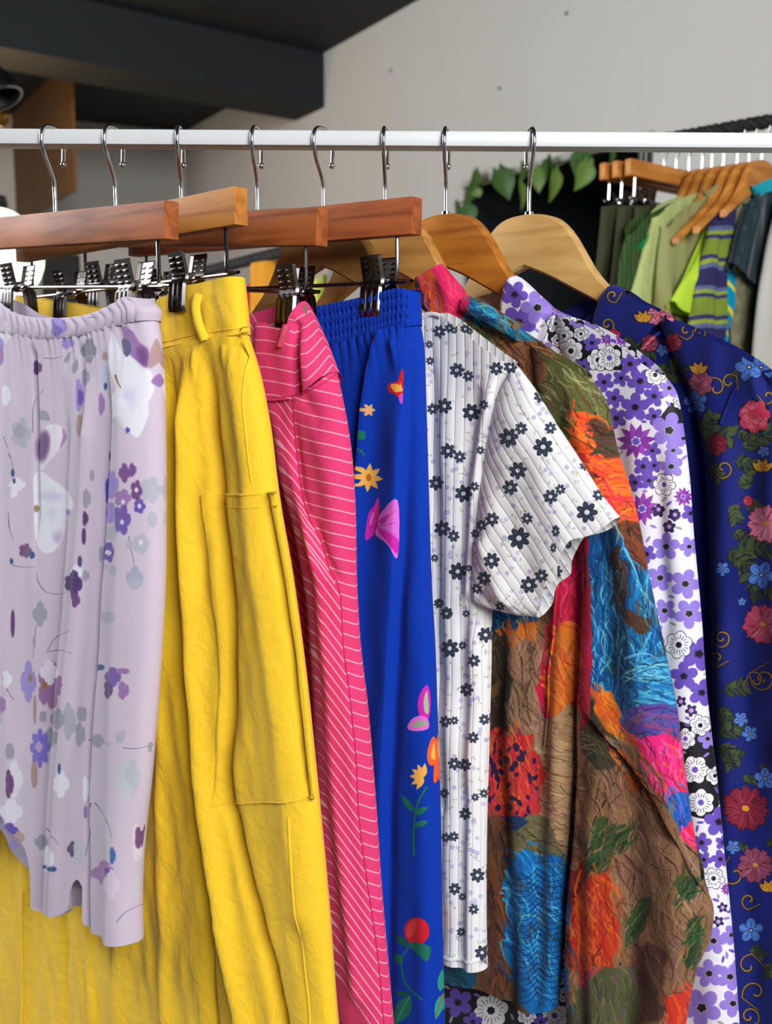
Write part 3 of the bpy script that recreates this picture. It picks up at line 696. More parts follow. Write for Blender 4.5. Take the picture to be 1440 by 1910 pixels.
bz(Z, 98, 1150, 46, 40, 4, WHT); bz(Z, 78, 1200, 22, 30, 3, WHT); bz(Z, 72, 1085, 10, 28, 2, INK); bz(Z, 80, 1130, 8, 18, 2, INK)
bz(Z, 498, 400, 46, 70, 4, (138, 138, 158)); cv.line([Z(470, 440), Z(540, 425)], 1, LILAC); bz(Z, 478, 550, 26, 50, 3, (150, 150, 170)); cv.leaf(*Z(410, 530), 30, 12, -75, GREY); cv.leaf(*Z(362, 470), 26, 9, -60, GREY)
bz(Z, 325, 268, 46, 62, 3, LAV); bz(Z, 330, 290, 20, 30, 3, VIO, .5); bz(Z, 378, 358, 40, 34, 3, LAV); bz(Z, 210, 495, 26, 44, 3, PLUM); bz(Z, 35, 650, 30, 60, 3, WHT); bz(Z, 30, 300, 36, 66, 4, WHT, .7)
bz(Z, 445, 650, 26, 96, 3, LAV); bz(Z, 450, 660, 16, 50, 3, VIO, .8); bz(Z, 447, 820, 20, 80, 2, TAN); bz(Z, 590, 540, 30, 70, 3, (190, 196, 224)); bz(Z, 570, 700, 20, 68, 3, MAUV); bz(Z, 592, 600, 9, 26, 2, INK); bz(Z, 588, 430, 16, 32, 2, TAN); cv.leaf(*Z(218, 740), 28, 18, 40, GREY)
for x, y, rx, ry, n, c in ((845, 1180, 62, 78, 5, GREY2), (905, 1280, 34, 44, 4, (204, 200, 212)), (855, 1345, 26, 56, 2, GREY2), (628, 1150, 40, 80, 4, LAV), (606, 1190, 14, 90, 2, VIO), (698, 1085, 34, 56, 4, (118, 78, 138)), (743, 1068, 22, 42, 3, (118, 78, 138)), (765, 1185, 34, 62, 5, (112, 72, 130)), (688, 1225, 48, 52, 5, MAUV), (782, 1272, 34, 42, 5, VIO), (625, 1310, 32, 58, 4, LAV), (685, 1345, 50, 90, 5, (112, 88, 172)), (625, 1420, 30, 40, 3, GREY2), (612, 1530, 30, 58, 5, VIO), (570, 1540, 18, 46, 3, GREY), (790, 1482, 48, 62, 5, GREY2), (726, 1486, 22, 30, 2, GREY2), (755, 1672, 50, 66, 4, (166, 170, 194)), (632, 1630, 22, 40, 2, GREY2), (590, 1610, 18, 40, 2, GREY2), (485, 1230, 26, 60, 3, GREY), (478, 1340, 18, 44, 3, PLUM), (470, 1440, 12, 60, 2, PLUM), (515, 1100, 14, 40, 2, GREY), (622, 990, 11, 34, 2, (90, 80, 110)), (432, 1640, 40, 42, 4, WHT), (405, 1700, 46, 52, 5, (84, 56, 110)), (448, 1580, 12, 40, 2, (80, 76, 120)), (480, 1660, 22, 34, 3, GREY), (142, 1520, 38, 42, 5, (110, 72, 118)), (180, 1545, 16, 26, 2, INK), (65, 1580, 10, 20, 2, INK)):
    bz(Z, x, y, rx, ry, n, c)
for x, y in ((690, 1248), (782, 1270), (684, 1360), (612, 1532), (790, 1475), (765, 1180)): bz(Z, x, y, 12, 16, 4, (232, 228, 244), .9, 2)
for x, y, rx, ry, n, c in ((318, 20, 36, 60, 4, (84, 60, 116)), (325, 90, 20, 34, 3, (110, 76, 130)), (172, 150, 32, 56, 4, GREY), (55, 190, 9, 76, 2, PLUM), (147, 270, 7, 30, 2, GREY), (122, 440, 34, 90, 4, LAV), (215, 455, 56, 108, 5, (150, 108, 160)), (212, 400, 42, 56, 4, (228, 222, 240)), (192, 455, 12, 22, 3, (150, 110, 60)), (130, 425, 10, 20, 3, (150, 120, 80)), (250, 602, 36, 46, 4, GREY), (298, 612, 28, 86, 3, (170, 172, 190)), (352, 580, 22, 40, 2, GREY), (345, 668, 24, 56, 3, GREY), (222, 680, 30, 46, 3, (150, 154, 176)), (185, 590, 16, 30, 2, GREY), (172, 725, 44, 84, 8, (122, 108, 206)), (168, 720, 16, 26, 4, (190, 170, 210)), (148, 840, 15, 74, 2, (170, 140, 140)), (150, 560, 8, 80, 2, (170, 140, 140)), (60, 860, 40, 84, 4, (226, 222, 238)), (40, 880, 20, 66, 3, (104, 66, 116)), (42, 740, 20, 44, 2, GREY), (48, 1000, 50, 56, 4, (230, 226, 244)), (40, 1080, 40, 34, 4, VIO), (85, 1110, 22, 30, 3, TAN), (435, 378, 14, 20, 3, INK), (485, 420, 36, 44, 4, (120, 92, 170)), (528, 395, 30, 16, 2, MAUV), (465, 475, 20, 42, 3, (104, 72, 130)), (530, 478, 26, 42, 3, MAUV), (470, 165, 28, 28, 3, GREY2), (582, 15, 36, 30, 3, GREY2), (425, 695, 22, 30, 4, GREY), (465, 708, 14, 10, 2, GREY2), (515, 680, 18, 32, 2, GREY2), (532, 665, 8, 24, 2, GREY2), (646, 722, 10, 28, 2, GREY), (528, 850, 46, 70, 5, (196, 200, 212)), (570, 850, 36, 80, 4, (186, 192, 206)), (540, 910, 30, 52, 4, (200, 204, 216)), (262, 880, 36, 60, 4, WHT), (255, 815, 6, 30, 2, INK), (370, 900, 16, 60, 3, WHT), (368, 1000, 8, 34, 2, MAUV), (592, 1130, 26, 86, 3, (224, 214, 226)), (598, 1110, 20, 50, 3, (112, 76, 122)), (312, 1160, 24, 34, 4, (92, 66, 116)), (205, 1200, 26, 60, 3, WHT), (222, 1246, 22, 14, 2, INK), (192, 1236, 9, 10, 2, INK), (484, 1188, 14, 40, 3, (70, 110, 176)), (448, 1262, 46, 56, 4, (166, 126, 180)), (478, 1310, 38, 64, 4, (222, 208, 232)), (460, 1252, 12, 14, 3, VIO), (585, 1320, 16, 64, 3, (204, 204, 216)), (178, 1130, 30, 34, 4, GREY), (340, 1180, 30, 60, 3, (196, 198, 214)), (30, 430, 22, 40, 3, WHT), (10, 540, 18, 40, 3, MAUV)):
    bz(Y, x, y, rx, ry, n, c, k=2.302)
rg = random.Random(5)
for i in range(26): bz(lambda a, b: (a, b), rg.uniform(-180, -10), rg.uniform(640, 1650), rg.uniform(10, 26), rg.uniform(14, 34), rg.choice((3, 4, 5)), rg.choice((GREY2, LAV, VIO, WHT, MAUV)), k=1.0)
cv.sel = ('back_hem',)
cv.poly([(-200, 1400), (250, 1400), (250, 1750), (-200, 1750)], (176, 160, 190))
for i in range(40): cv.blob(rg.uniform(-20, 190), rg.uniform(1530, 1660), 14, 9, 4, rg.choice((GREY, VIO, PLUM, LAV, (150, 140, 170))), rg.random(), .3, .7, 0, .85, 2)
cv.sel = None
for cx, cy, r0 in ((740, 640, 200), (290, 1310, 190)):
    for k in range(14):
        g = k * .45 + .2; cv.line([Z(cx, cy), Z(cx + r0 * .4 * math.cos(g), cy + r0 * .45 * math.sin(g)), Z(cx + r0 * .62 * math.cos(g + .15), cy + r0 * .8 * math.sin(g + .15))], 7, (206, 204, 230), 1, .28, 7)
cv.grain(.012, 3)
cv.finish(rough=.8, weave=1400, weave_s=.1, sheen=.15)

# --- yellow skirt ---------------------------------------------------------------------------------
fr = FR['B']; YEL = (250, 205, 46)
my = cloth('yellow_washed_linen', YEL, rough=.75, weave=1100, weave_s=.16, wrinkle=.42, wr_scale=62, wr_stretch=1.3, sheen=.12, spec=.25)
t = thing('yellow_skirt', tuple(fr.o), 'plain yellow long skirt with a buttoned waistband loop and patch pocket', 'skirt')
FO = [([(352, 650), (352, 850), (358, 1050), (370, 1250), (384, 1450), (412, 1650), (450, 1850), (470, 1970)], 16, 14, 20), ([(386, 640), (390, 780), (402, 920), (420, 1080), (425, 1300), (418, 1460), (450, 1620), (500, 1800), (530, 1960)], 12, -13, 18), ([(318, 660), (322, 1000), (340, 1300), (362, 1480), (385, 1700), (400, 1960)], 14, -11, 9), ([(440, 640), (455, 800), (475, 950), (500, 1150), (530, 1400), (560, 1700)], 30, 6, 40), ([(290, 700), (300, 1100), (300, 1400), (310, 1900)], 18, 6, 18), ([(225, 1500), (220, 1960)], 30, 6, 30), ([(120, 1500), (118, 1960)], 10, -5, 30), ([(415, 640), (418, 700)], 5, 3, 5, (.1, .6)), ([(434, 640), (438, 690)], 4, -3, 4, (.1, .6)), ([(365, 650), (368, 720)], 5, 3, 5, (.1, .6)), ([(50, 1500), (48, 1960)], 25, 6, 25), ([(160, 1600), (175, 1960)], 12, 5, 12)]
rel = Relief(fr, .012, .022, FO, .0006, 21)
piece('skirt_panel', fr, t, my, [(20, 650), (200, 660), (310, 652), (360, 640), (420, 630), (466, 620)], [(-80, 1960), (280, 1965), (640, 1960)], [(-20, 1000), (-60, 1500)], [(490, 700), (509, 800), (520, 890), (531, 965), (551, 1080), (574, 1250), (590, 1400), (605, 1550), (619, 1700), (630, 1850)], 170, 260, rel, .012)
rw = Relief(fr, .010, .012, [([(400, 540), (420, 600)], 10, 1.2, 10), ([(350, 560), (372, 640)], 8, -1.5, 8)], .0005, 8)
piece('waistband', fr, t, my, [(45, 551), (110, 562), (190, 575), (260, 580), (300, 562), (345, 541), (400, 527), (457, 517)], [(25, 652), (200, 664), (310, 655), (360, 643), (420, 633), (468, 624)], [], [(463, 570)], 120, 26, rw, .010)
strip_on('waist_seam', fr, t, my, rw, [(300, 650), (355, 637), (410, 628), (464, 619)], 3.5, .0012)
strip_on('waist_topstitch', fr, t, my, rw, [(300, 640), (355, 626), (410, 617), (464, 609)], 1.4, .0005)
strip_on('belt_loop', fr, t, my, rw, [(372, 548), (371, 570), (378, 605), (386, 637)], 15, .0035, 30, bulge=.003, label='narrow belt loop of folded yellow cloth')
strip_on('side_seam', fr, t, my, rel, [(447, 632), (453, 720), (462, 800), (474, 900)], 2.2, .0006)
# pocket: a patch following the panel
class Over:
    def __init__(s, r, o): s.r, s.o, s.edges, s.rr, s.wo, s.T, s.kpx = r, o, [], r.rr, r.wo, r.T, r.kpx; s.keep = list(r.edges)
    def __call__(s, uz): s.r.edges = s.keep; return s.r(uz) + s.o
    def ease(s, uz): return np.ones(len(uz))
pk = Over(rel, .0014)
piece('pocket', fr, t, my, [(388, 922), (420, 921), (470, 920), (524, 915)], [(412, 1503), (500, 1498), (589, 1492)], [(402, 1050), (418, 1250), (414, 1420)], [(531, 965), (550, 1080), (572, 1250), (584, 1380)], 50, 90, pk, 0, edges='', wo=.005, extra=lambda G, nu, nv: -.0022 * np.maximum((np.minimum(np.arange(nu), np.arange(nu)[::-1]) < 1)[None, :], (np.arange(nv)[::-1] < 1)[:, None]), label='large patch pocket with a hemmed top')
strip_on('pocket_hem', fr, t, my, pk, [(393, 924), (420, 923), (470, 922), (522, 917)], 4, .0007)
strip_on('pocket_stitching', fr, t, my, pk, [(396, 950), (430, 946), (480, 946), (524, 942)], 1.5, .0004)
strip_on('pocket_seam', fr, t, my, pk, [(420, 1500), (500, 1495), (586, 1489)], 2.5, .0004)
strip_on('panel_seam', fr, t, my, rel, [(52, 1660), (50, 1800), (50, 1955)], 3, .0008)
strip_on('panel_seam', fr, t, my, rel, [(548, 1520), (560, 1700), (580, 1955)], 3, .0008)

# --- pink pinstriped garment ----------------------------------------------------------------------
fr = FR['C']; PNK = (224, 62, 118); STR = (250, 186, 204)
cv = Prints('pink_pinstripe_print', PNK)
SEAM = [(545, 735), (552, 830), (568, 940), (600, 1010), (614, 1060), (634, 1100), (641, 1210), (651, 1284), (664, 1410), (669, 1515), (682, 1623), (695, 1710), (708, 1810), (720, 1960)]
t = thing('pink_pinstripe_trousers', tuple(fr.o), 'hot pink garment with thin pale pinstripes, folded waist and side zip', 'trousers')
piece('back_panel', fr, t, None, [(380, 600), (440, 592), (500, 578), (560, 560)], [(500, 1880), (580, 1890), (645, 1895)], [(400, 1000)], [(600, 640), (625, 900), (640, 1300)], 60, 120, Relief(fr, .006, .02, [([(480, 600), (520, 1000), (560, 1800)], 14, 4)], .0005, 4, -.018), .006, canvas=cv)
FO = [(SEAM, 9, -3.5, 9), ([(600, 760), (625, 900), (640, 1050), (655, 1250), (690, 1600), (728, 1950)], 22, 5, 26), ([(525, 790), (550, 900), (580, 1000), (600, 1100), (612, 1250), (630, 1500), (665, 1850)], 16, 4, 14), ([(560, 740), (585, 770), (600, 830)], 10, -3, 16, (.1, .5)), ([(575, 950), (590, 1020), (605, 1090)], 12, 4, 8, (.2, .3))]
rel = Relief(fr, .016, .020, FO, .0006, 31, .002)
piece('leg_panel', fr, t, None, [(505, 744), (555, 739), (595, 720), (632, 692)], [(642, 1890), (690, 1915), (742, 1955)], [(522, 800), (534, 870), (552, 945), (568, 1010), (582, 1090), (590, 1180), (597, 1297), (603, 1428), (608, 1515), (621, 1710), (632, 1820)], [(650, 780), (661, 860), (667, 960), (669, 1080), (676, 1200), (691, 1330), (705, 1500), (715, 1650), (728, 1800)], 70, 240, rel, .010, canvas=cv)
ry = Relief(fr, .017, .014, [([(543, 590), (548, 650), (552, 745)], 7, -7, 12), ([(575, 560), (570, 650), (575, 740)], 16, 4, 30)], .0006, 32, .003)
piece('waist_yoke', fr, t, None, [(497, 612), (512, 602), (530, 612), (545, 610), (556, 588), (576, 562)], [(504, 748), (555, 744), (597, 724), (634, 694)], [(496, 660), (500, 715)], [(592, 592), (614, 640)], 70, 60, ry, .012, canvas=cv, label='folded waist yoke, stripes meeting at the zip')
piece('facing', fr, t, cloth('grey_lining', (170, 150, 140)), [(505, 604), (535, 592), (572, 566)], [(512, 640), (540, 635), (578, 610)], [], [], 20, 10, Relief(fr, .003, .01, [], .0002, 1, .006), 0, edges='')
strip_on('zip_pull', fr, t, plain('pink_enamel', (205, 70, 105), .4), ry, [(536, 606), (532, 625), (526, 646)], 8, .004, 14, label='small pink enamel zip pull')
sx = lambda y: float(np.interp(y, [p[1] for p in SEAM], [p[0] for p in SEAM]))
y = 690
while y < 1960:      # front of the seam: nearly level stripes; behind it: steep ones
    x = sx(y); cv.line([(x, y), (x + 28, y + 9), (x + 75, y + 19), (x + 130, y + 34)], 2.0, STR)
    x = sx(y); l = 120; cv.line([(x, y + 6), (x - .42 * l, y - .42 * l * 1.25), (x - .85 * l, y - .85 * l * 1.35 - 8), (x - 1.5 * l, y - 1.5 * l * 1.4)], 2.0, STR)
    y += 24.5
cv.sel = ('waist_yoke',)
cv.poly([(400, 500), (700, 500), (700, 800), (400, 800)], PNK)
for i in range(-2, 9):
    y = 585 + i * 25; cv.line([(440, y - 8), (500, y), (548, y + 9)], 2.0, STR)
for i in range(9):
    y = 596 + i * 25; cv.line([(548, y), (575, y - 14), (600, y - 40), (650, y - 105)], 2.0, STR)
cv.sel = None
cv.line([(505, 742), (555, 737), (600, 716), (636, 690)], 2.6, (198, 40, 96)); cv.line(SEAM, 2.2, (176, 30, 82))
cv.grain(.02, 5)
cv.finish(rough=.8, weave=1000, weave_s=.15, wrinkle=.12, wr_scale=26)

# --- blue trousers --------------------------------------------------------------------------------
fr = FR['D']; BLU = (12, 55, 170)
cv = Prints('blue_trouser_print', BLU)
t = thing('blue_trousers', tuple(fr.o), 'royal blue trousers with scattered flowers and butterflies and a shirred elastic waist', 'trousers')
CR1 = [(753, 690), (745, 860), (737, 1040), (732, 1120), (725, 1254), (714, 1471), (711, 1650), (708, 1960)]
CR2 = [(790, 700), (795, 900), (799, 1124), (798, 1297), (795, 1515), (793, 1960)]
FO = [(CR1, 26, 5, 5), ([(a + 12, b) for a, b in CR1], 6, -4, 14), (CR2, 16, 3, 4), ([(707, 625), (690, 690), (679, 760), (671, 850), (664, 940), (655, 1200), (650, 1500)], 5, 6, 16, (.0, .2)), ([(690, 640), (674, 720), (660, 850), (650, 1000), (645, 1300)], 16, -8, 6), ([(735, 640), (740, 700)], 8, 4, 8, (0, .9)), ([(765, 620), (762, 700), (756, 760)], 8, -4, 8, (0, .6)), ([(778, 620), (782, 800)], 10, 3, 10)]
rel = Relief(fr, .014, .018, FO, .0004, 41)
piece('trouser_panel', fr, t, None, [(575, 652), (640, 640), (690, 624), (740, 612), (787, 601)], [(660, 1965), (740, 1968), (834, 1965)], [(585, 900), (610, 1300), (640, 1600)], [(795, 650), (798, 740), (802, 880), (806, 1020), (809, 1100), (815, 1200), (820, 1350), (825, 1500), (829, 1720)], 110, 240, rel, .012, canvas=cv, extra=gathers(13, .0026, 14, .03))
rw = Relief(fr, .011, .012, [], .0002, 8, .001)
rows = gathers(26, .0022, 17, None, 0, .35)
def shirr(G, nu, nv):
    v = np.linspace(0, 1, nv)[:, None]; return rows(G, nu, nv) * (.55 + .45 * np.cos(v * 4 * 2 * math.pi)) + .0014 * np.abs(np.sin(v * 4 * math.pi))
piece('waistband', fr, t, None, [(560, 584), (600, 573), (690, 553), (740, 541), (768, 539), (786, 546)], [(572, 658), (640, 646), (690, 630), (740, 618), (789, 607)], [], [(788, 575)], 300, 48, rw, .010, canvas=cv, extra=shirr, label='shirred elastic waistband')
K = lambda x, y: (440 + x / 3.41, 540 + y / 3.41); J = lambda x, y: (560 + x / 2.3, 1080 + y / 2.3)
def kp(m, pts, c, soft=1.3): cv.soft_poly([m(*p) for p in pts], c, 1, soft)
ORG, OYE, RED, MAG, PIN, GRN = (238, 96, 52), (240, 180, 84), (206, 34, 48), (206, 42, 178), (222, 112, 216), (30, 112, 92)
kp(K, [(1065, 510), (1040, 540), (1030, 580), (990, 590), (965, 610), (975, 650), (1010, 665), (1060, 690)], RED); kp(K, [(1065, 540), (1048, 590), (1062, 640), (1030, 640)], OYE); kp(K, [(985, 605), (1030, 600), (1045, 640), (1010, 650)], OYE); kp(K, [(1035, 675), (1060, 660), (1060, 720), (1045, 720)], (200, 80, 200))
for a in range(8):
    g = a * math.pi / 4 + .1; x, y = 845, 1195
    cv.leaf(*K(x + 8 * math.cos(g), y + 8 * math.sin(g)), 25, 11, math.degrees(g), OYE)
cv.ell(*K(845, 1195), 5, 7, (190, 110, 40)); cv.line([K(812, 620), K(800, 760), K(815, 760)], 4, OYE, 2)
for a in range(6): g = a * math.pi / 3; cv.leaf(*K(845, 765), 13, 7, math.degrees(g), (226, 170, 110))
kp(K, [(775, 905), (820, 900), (820, 950), (785, 945)], GRN); cv.line([K(812, 620), K(790, 820), K(765, 1080)], 3, (30, 100, 180)); cv.line([K(780, 950), K(790, 1000), K(820, 1060)], 3, GRN)
kp(K, [(905, 1320), (915, 1390), (905, 1450), (870, 1560), (825, 1590), (830, 1500), (845, 1420), (880, 1370)], MAG); kp(K, [(895, 1350), (890, 1400), (862, 1430), (850, 1500), (870, 1470)], PIN)
kp(K, [(915, 1430), (1030, 1340), (1030, 1700), (965, 1620), (890, 1560), (900, 1500)], PIN); kp(K, [(905, 1470), (975, 1430), (940, 1490)], MAG); kp(K, [(900, 1520), (1025, 1580), (1025, 1680), (960, 1600)], MAG)
for q in ((1020, 1400), (1020, 1480), (1020, 1560), (1000, 1640)): cv.line([K(900, 1510), K(*q)], 1.2, MAG)
cv.line([K(910, 1380), K(900, 1460), K(870, 1570)], 4, RED, 2)
kp(J, [(548, 455), (520, 480), (505, 530), (515, 590), (550, 600), (560, 520)], MAG); kp(J, [(545, 480), (530, 520), (535, 570), (552, 570)], (160, 190, 150)); kp(J, [(548, 600), (520, 585), (480, 600), (460, 640), (500, 652), (550, 640)], PIN); kp(J, [(545, 610), (500, 610), (480, 632), (530, 632)], (150, 170, 140))
kp(J, [(570, 675), (550, 720), (545, 770), (560, 800), (590, 780), (588, 700)], ORG); kp(J, [(580, 765), (602, 755), (600, 810), (585, 870), (572, 860)], ORG); kp(J, [(575, 700), (560, 760), (580, 770)], OYE)
for a in (150, 185, 215, 245, 275, 120): cv.leaf(*J(530, 850), 27, 11, a, OYE)
cv.line([J(545, 890), J(505, 960), J(488, 1060), (J(488, 1185))], 4, GRN); cv.leaf(*J(490, 1000), 42, 12, 232, GRN); cv.leaf(*J(492, 1010), 30, 12, -30, GRN); cv.leaf(*J(490, 1060), 28, 12, -20, GRN)
cv.ell(*J(500, 1510), 24, 26, RED); cv.ell(*J(478, 1500), 8, 18, (226, 66, 80), 20); kp(J, [(462, 1565), (505, 1560), (560, 1580), (545, 1640), (505, 1610)], GRN); cv.line([J(470, 1570), J(435, 1640), J(455, 1740), J(525, 1805)], 4, (24, 104, 110)); cv.leaf(*J(462, 1575), 34, 14, 220, (20, 90, 80)); cv.leaf(*J(438, 1650), 26, 16, 230, GRN); cv.leaf(*J(480, 1790), 36, 10, 195, (20, 90, 80)); cv.leaf(*J(470, 1790), 62, 30, 118, GRN, (60, 140, 110)); cv.leaf(*J(600, 1770), 50, 16, -80, (40, 150, 120)); cv.leaf(*J(610, 1780), 50, 16, 105, (40, 160, 130), RED)
rg = random.Random(8)
for i in range(10): cv.blob(rg.uniform(560, 660), rg.uniform(800, 1900), 16, 16, 6, rg.choice((OYE, ORG, MAG)), rg.random(), .5)
cv.grain(.012, 6)
cv.finish(rough=.85, weave=1300, weave_s=.14, spec=.1, sheen=.05)

# --- white ribbed top -----------------------------------------------------------------------------
fr = FR['E']
cv = Prints('white_sprig_print', (236, 236, 240))
t = thing('white_ribbed_top', tuple(fr.o), 'white ribbed short sleeved top sprigged with small navy flowers', 'top')
FO = [([(892, 1130), (888, 1300), (882, 1500), (878, 1820)], 14, 4, 20), ([(866, 1100), (862, 1300), (864, 1500), (858, 1820)], 10, -3.5, 10), ([(830, 640), (835, 1000), (840, 1400), (845, 1820)], 14, 3, 18), ([(925, 690), (902, 800), (885, 930), (875, 1100)], 14, 5, 8), ([(895, 720), (880, 820), (868, 950), (862, 1100)], 9, -4, 9), ([(800, 620), (812, 1000), (822, 1500)], 8, -3, 12), ([(908, 1140), (905, 1400), (900, 1800)], 6, -2, 10)]
rel = Relief(fr, .011, .014, FO, .0005, 51)
piece('body', fr, t, None, [(720, 640), (770, 600), (806, 582), (832, 590), (872, 620), (922, 655), (972, 684)], [(738, 1780), (828, 1792), (870, 1800), (912, 1803)], [(730, 900), (735, 1400)], [(960, 800), (930, 1000), (921, 1140), (919, 1250), (915, 1400), (911, 1550), (910, 1700)], 110, 260, rel, .010, canvas=cv, rib=(0, .0082))
FO = [([(930, 740), (985, 850), (1050, 1000), (1075, 1060)], 20, 3, 20), ([(905, 860), (960, 1000), (1000, 1120)], 18, -3, 18), ([(890, 1000), (930, 1100), (950, 1150)], 14, 4, 14), ([(1000, 760), (1060, 880), (1120, 970)], 16, -2.5, 16), ([(880, 1105), (905, 1122), (940, 1140)], 8, -4, 8)]
rs = Relief(fr, .011, .014, FO, .0007, 52, .012)
piece('sleeve', fr, t, None, [(968, 681), (1000, 724), (1040, 789), (1082, 853), (1122, 917), (1158, 964)], [(882, 1120), (900, 1128), (928, 1137), (968, 1146), (1010, 1150)], [(935, 735), (914, 800), (897, 900), (887, 1000), (880, 1080)],
      [(1130, 988), (1105, 998), (1082, 1004), (1066, 1030), (1058, 1050), (1055, 1074), (1034, 1090), (1026, 1108), (1023, 1126)], 90, 110, rs, .010, edges='TB', wo=.009, canvas=cv, rib=(40, .0078), extra=lambda G, nu, nv: np.repeat((-.011 * (1 - np.clip(np.linspace(0, 1, nu) / .3, 0, 1)) ** 2)[None], nv, 0), label='flared short sleeve with a lettuce edge')
strip_on('hem', fr, t, None, rel, [(790, 1780), (830, 1786), (870, 1793), (908, 1796)], 6, .001, canvas=cv)
strip_on('neckband', fr, t, None, rel, [(768, 606), (792, 591), (806, 586), (822, 590)], 6, .0015, canvas=cv)
NAVY = (40, 50, 70); S4 = lambda x, y: (760 + x / 3.183, 560 + y / 3.183); S5 = lambda x, y: (780 + x / 2.357, 1100 + y / 2.357)
rg = random.Random(3)
for i in range(1500):
    x, y = rg.uniform(700, 1190), rg.uniform(580, 1810)
    if rg.random() < .45:
        c = rg.choice(((176, 172, 214), (192, 188, 224))); cv.blob(x, y, 4.6, 4.6, 5, c, rg.random(), .4, .8, 0, .95); cv.ell(x, y, 1.1, 1.1, (232, 232, 238))
    else:
        a = rg.uniform(0, 360); cv.line([(x, y), (x + 6 * math.cos(a), y + 6 * math.sin(a))], 1.1, (172, 182, 150), .7, .9)
        for k in range(2): cv.leaf(x + k * 2, y + k, 4.5, 2.4, a + 60 * (k * 2 - 1), (168, 180, 146))
def navyflower(x, y, r, sq=1., ang=0):
    n = 7; rot = rg.random()
    for k in range(n):
        g = rot + 2 * math.pi * k / n; a = math.radians(ang); px, py = .62 * r * math.cos(g) * sq, .62 * r * math.sin(g)
        X, Yy = x + px * math.cos(a) - py * math.sin(a), y + px * math.sin(a) + py * math.cos(a)
        cv.ell(X, Yy, r * .42 * (sq * .5 + .5), r * .27, NAVY, math.degrees(g) + ang)
    for k in range(n):
        g = rot + 2 * math.pi * k / n; cv.line([(x + .4 * r * math.cos(g) * sq, y + .4 * r * math.sin(g)), (x + .85 * r * math.cos(g) * sq, y + .85 * r * math.sin(g))], .9, (110, 120, 138))
    cv.ell(x, y, r * .26 * sq, r * .24, (216, 218, 226))
for x, y, r in ((190, 185, 36), (250, 165, 28), (278, 178, 20), (295, 415, 42), (362, 450, 32), (530, 405, 38), (612, 395, 38), (150, 645, 32), (220, 628, 44), (380, 665, 50), (455, 620, 27), (242, 895, 44), (312, 930, 34), (435, 890, 24), (172, 1085, 42), (335, 1148, 50), (400, 1105, 27), (208, 1355, 46), (275, 1400, 34), (300, 1610, 50), (365, 1590, 20), (162, 1530, 22), (185, 1800, 27), (235, 1855, 34), (135, 360, 24), (130, 262, 22), (350, 1860, 22),
                (790, 570, 38), (600, 815, 55), (675, 760, 36), (806, 870, 56), (850, 758, 34), (655, 1010, 50), (610, 1110, 44), (1055, 980, 30), (850, 1165, 42), (908, 1122, 30), (1066, 1258, 60), (1135, 1155, 34), (502, 1300, 40), (440, 1335, 32), (405, 1385, 26), (662, 1412, 62), (710, 1295, 33), (880, 1370, 36), (866, 1470, 28), (500, 1545, 46), (455, 1650, 40), (412, 1712, 30), (720, 1690, 48), (796, 1635, 38), (550, 1818, 27)):
    navyflower(*S4(x, y), r / 3.183 * 1.05, .55 if (x, y) in ((880, 1370), (866, 1470)) else 1.)
for x, y, r in ((125, 105, 26), (95, 60, 20), (298, 198, 34), (140, 258, 40), (196, 245, 18), (246, 312, 28), (215, 440, 30), (120, 580, 26), (160, 575, 19), (292, 570, 24), (243, 650, 25), (160, 765, 28), (207, 770, 28), (115, 895, 22), (252, 912, 18), (290, 895, 20), (208, 985, 27), (122, 1090, 22), (158, 1085, 22), (262, 1255, 32), (162, 1315, 27), (195, 1350, 17), (245, 1405, 23), (190, 1505, 20), (282, 1595, 32)):
    navyflower(*S5(x, y), r / 2.357, 1)
for i in range(18): navyflower(rg.uniform(690, 790), rg.uniform(620, 1780), 12)
cv.finish(rough=.9, weave=1200, weave_s=.12, wrinkle=.05, rib=(0, .009, .9), sheen=.2)

# --- painterly blouse -----------------------------------------------------------------------------
fr = FR['F']
cv = Prints('painterly_brushstroke_print', (104, 78, 56))
t = thing('painterly_blouse', tuple(fr.o), 'blouse in a painterly brushstroke print of brown, blue, orange and magenta with wide sleeves', 'blouse')
FO = [([(1000, 700), (1010, 1000), (1018, 1250), (1010, 1450), (1005, 1880)], 12, -5, 12), ([(1055, 900), (1055, 1200), (1045, 1450), (1030, 1880)], 22, 5, 22), ([(960, 1150), (960, 1400), (975, 1650), (985, 1880)], 18, 5, 18), ([(935, 1150), (930, 1400), (945, 1700), (950, 1880)], 12, -5, 12)]
rel = Relief(fr, .011, .016, FO, .0008, 61, .0)
piece('body', fr, t, None, [(760, 640), (800, 582), (870, 565), (940, 605), (1000, 640), (1062, 682)], [(770, 1800), (840, 1828), (900, 1842), (950, 1866), (1000, 1878), (1045, 1872)], [(760, 1000), (765, 1500)], [(1084, 850), (1090, 1000), (1088, 1150), (1081, 1350), (1070, 1500), (1059, 1650), (1051, 1800)], 110, 240, rel, .010, canvas=cv)
strip_on('placket_edge', fr, t, None, rel, [(1046, 1080), (1034, 1180), (1022, 1250), (1018, 1340), (1010, 1400)], 4, .002, canvas=cv)
FO = [([(1150, 860), (1165, 1000), (1185, 1180), (1210, 1380), (1260, 1520)], 30, 5, 30), ([(1115, 960), (1125, 1100), (1130, 1260)], 14, -5, 20), ([(1060, 760), (1100, 840), (1130, 950)], 18, 4, 18), ([(1210, 1100), (1235, 1260), (1262, 1450)], 14, -3, 14)]
rs = Relief(fr, .015, .020, FO, .0009, 62, .008)
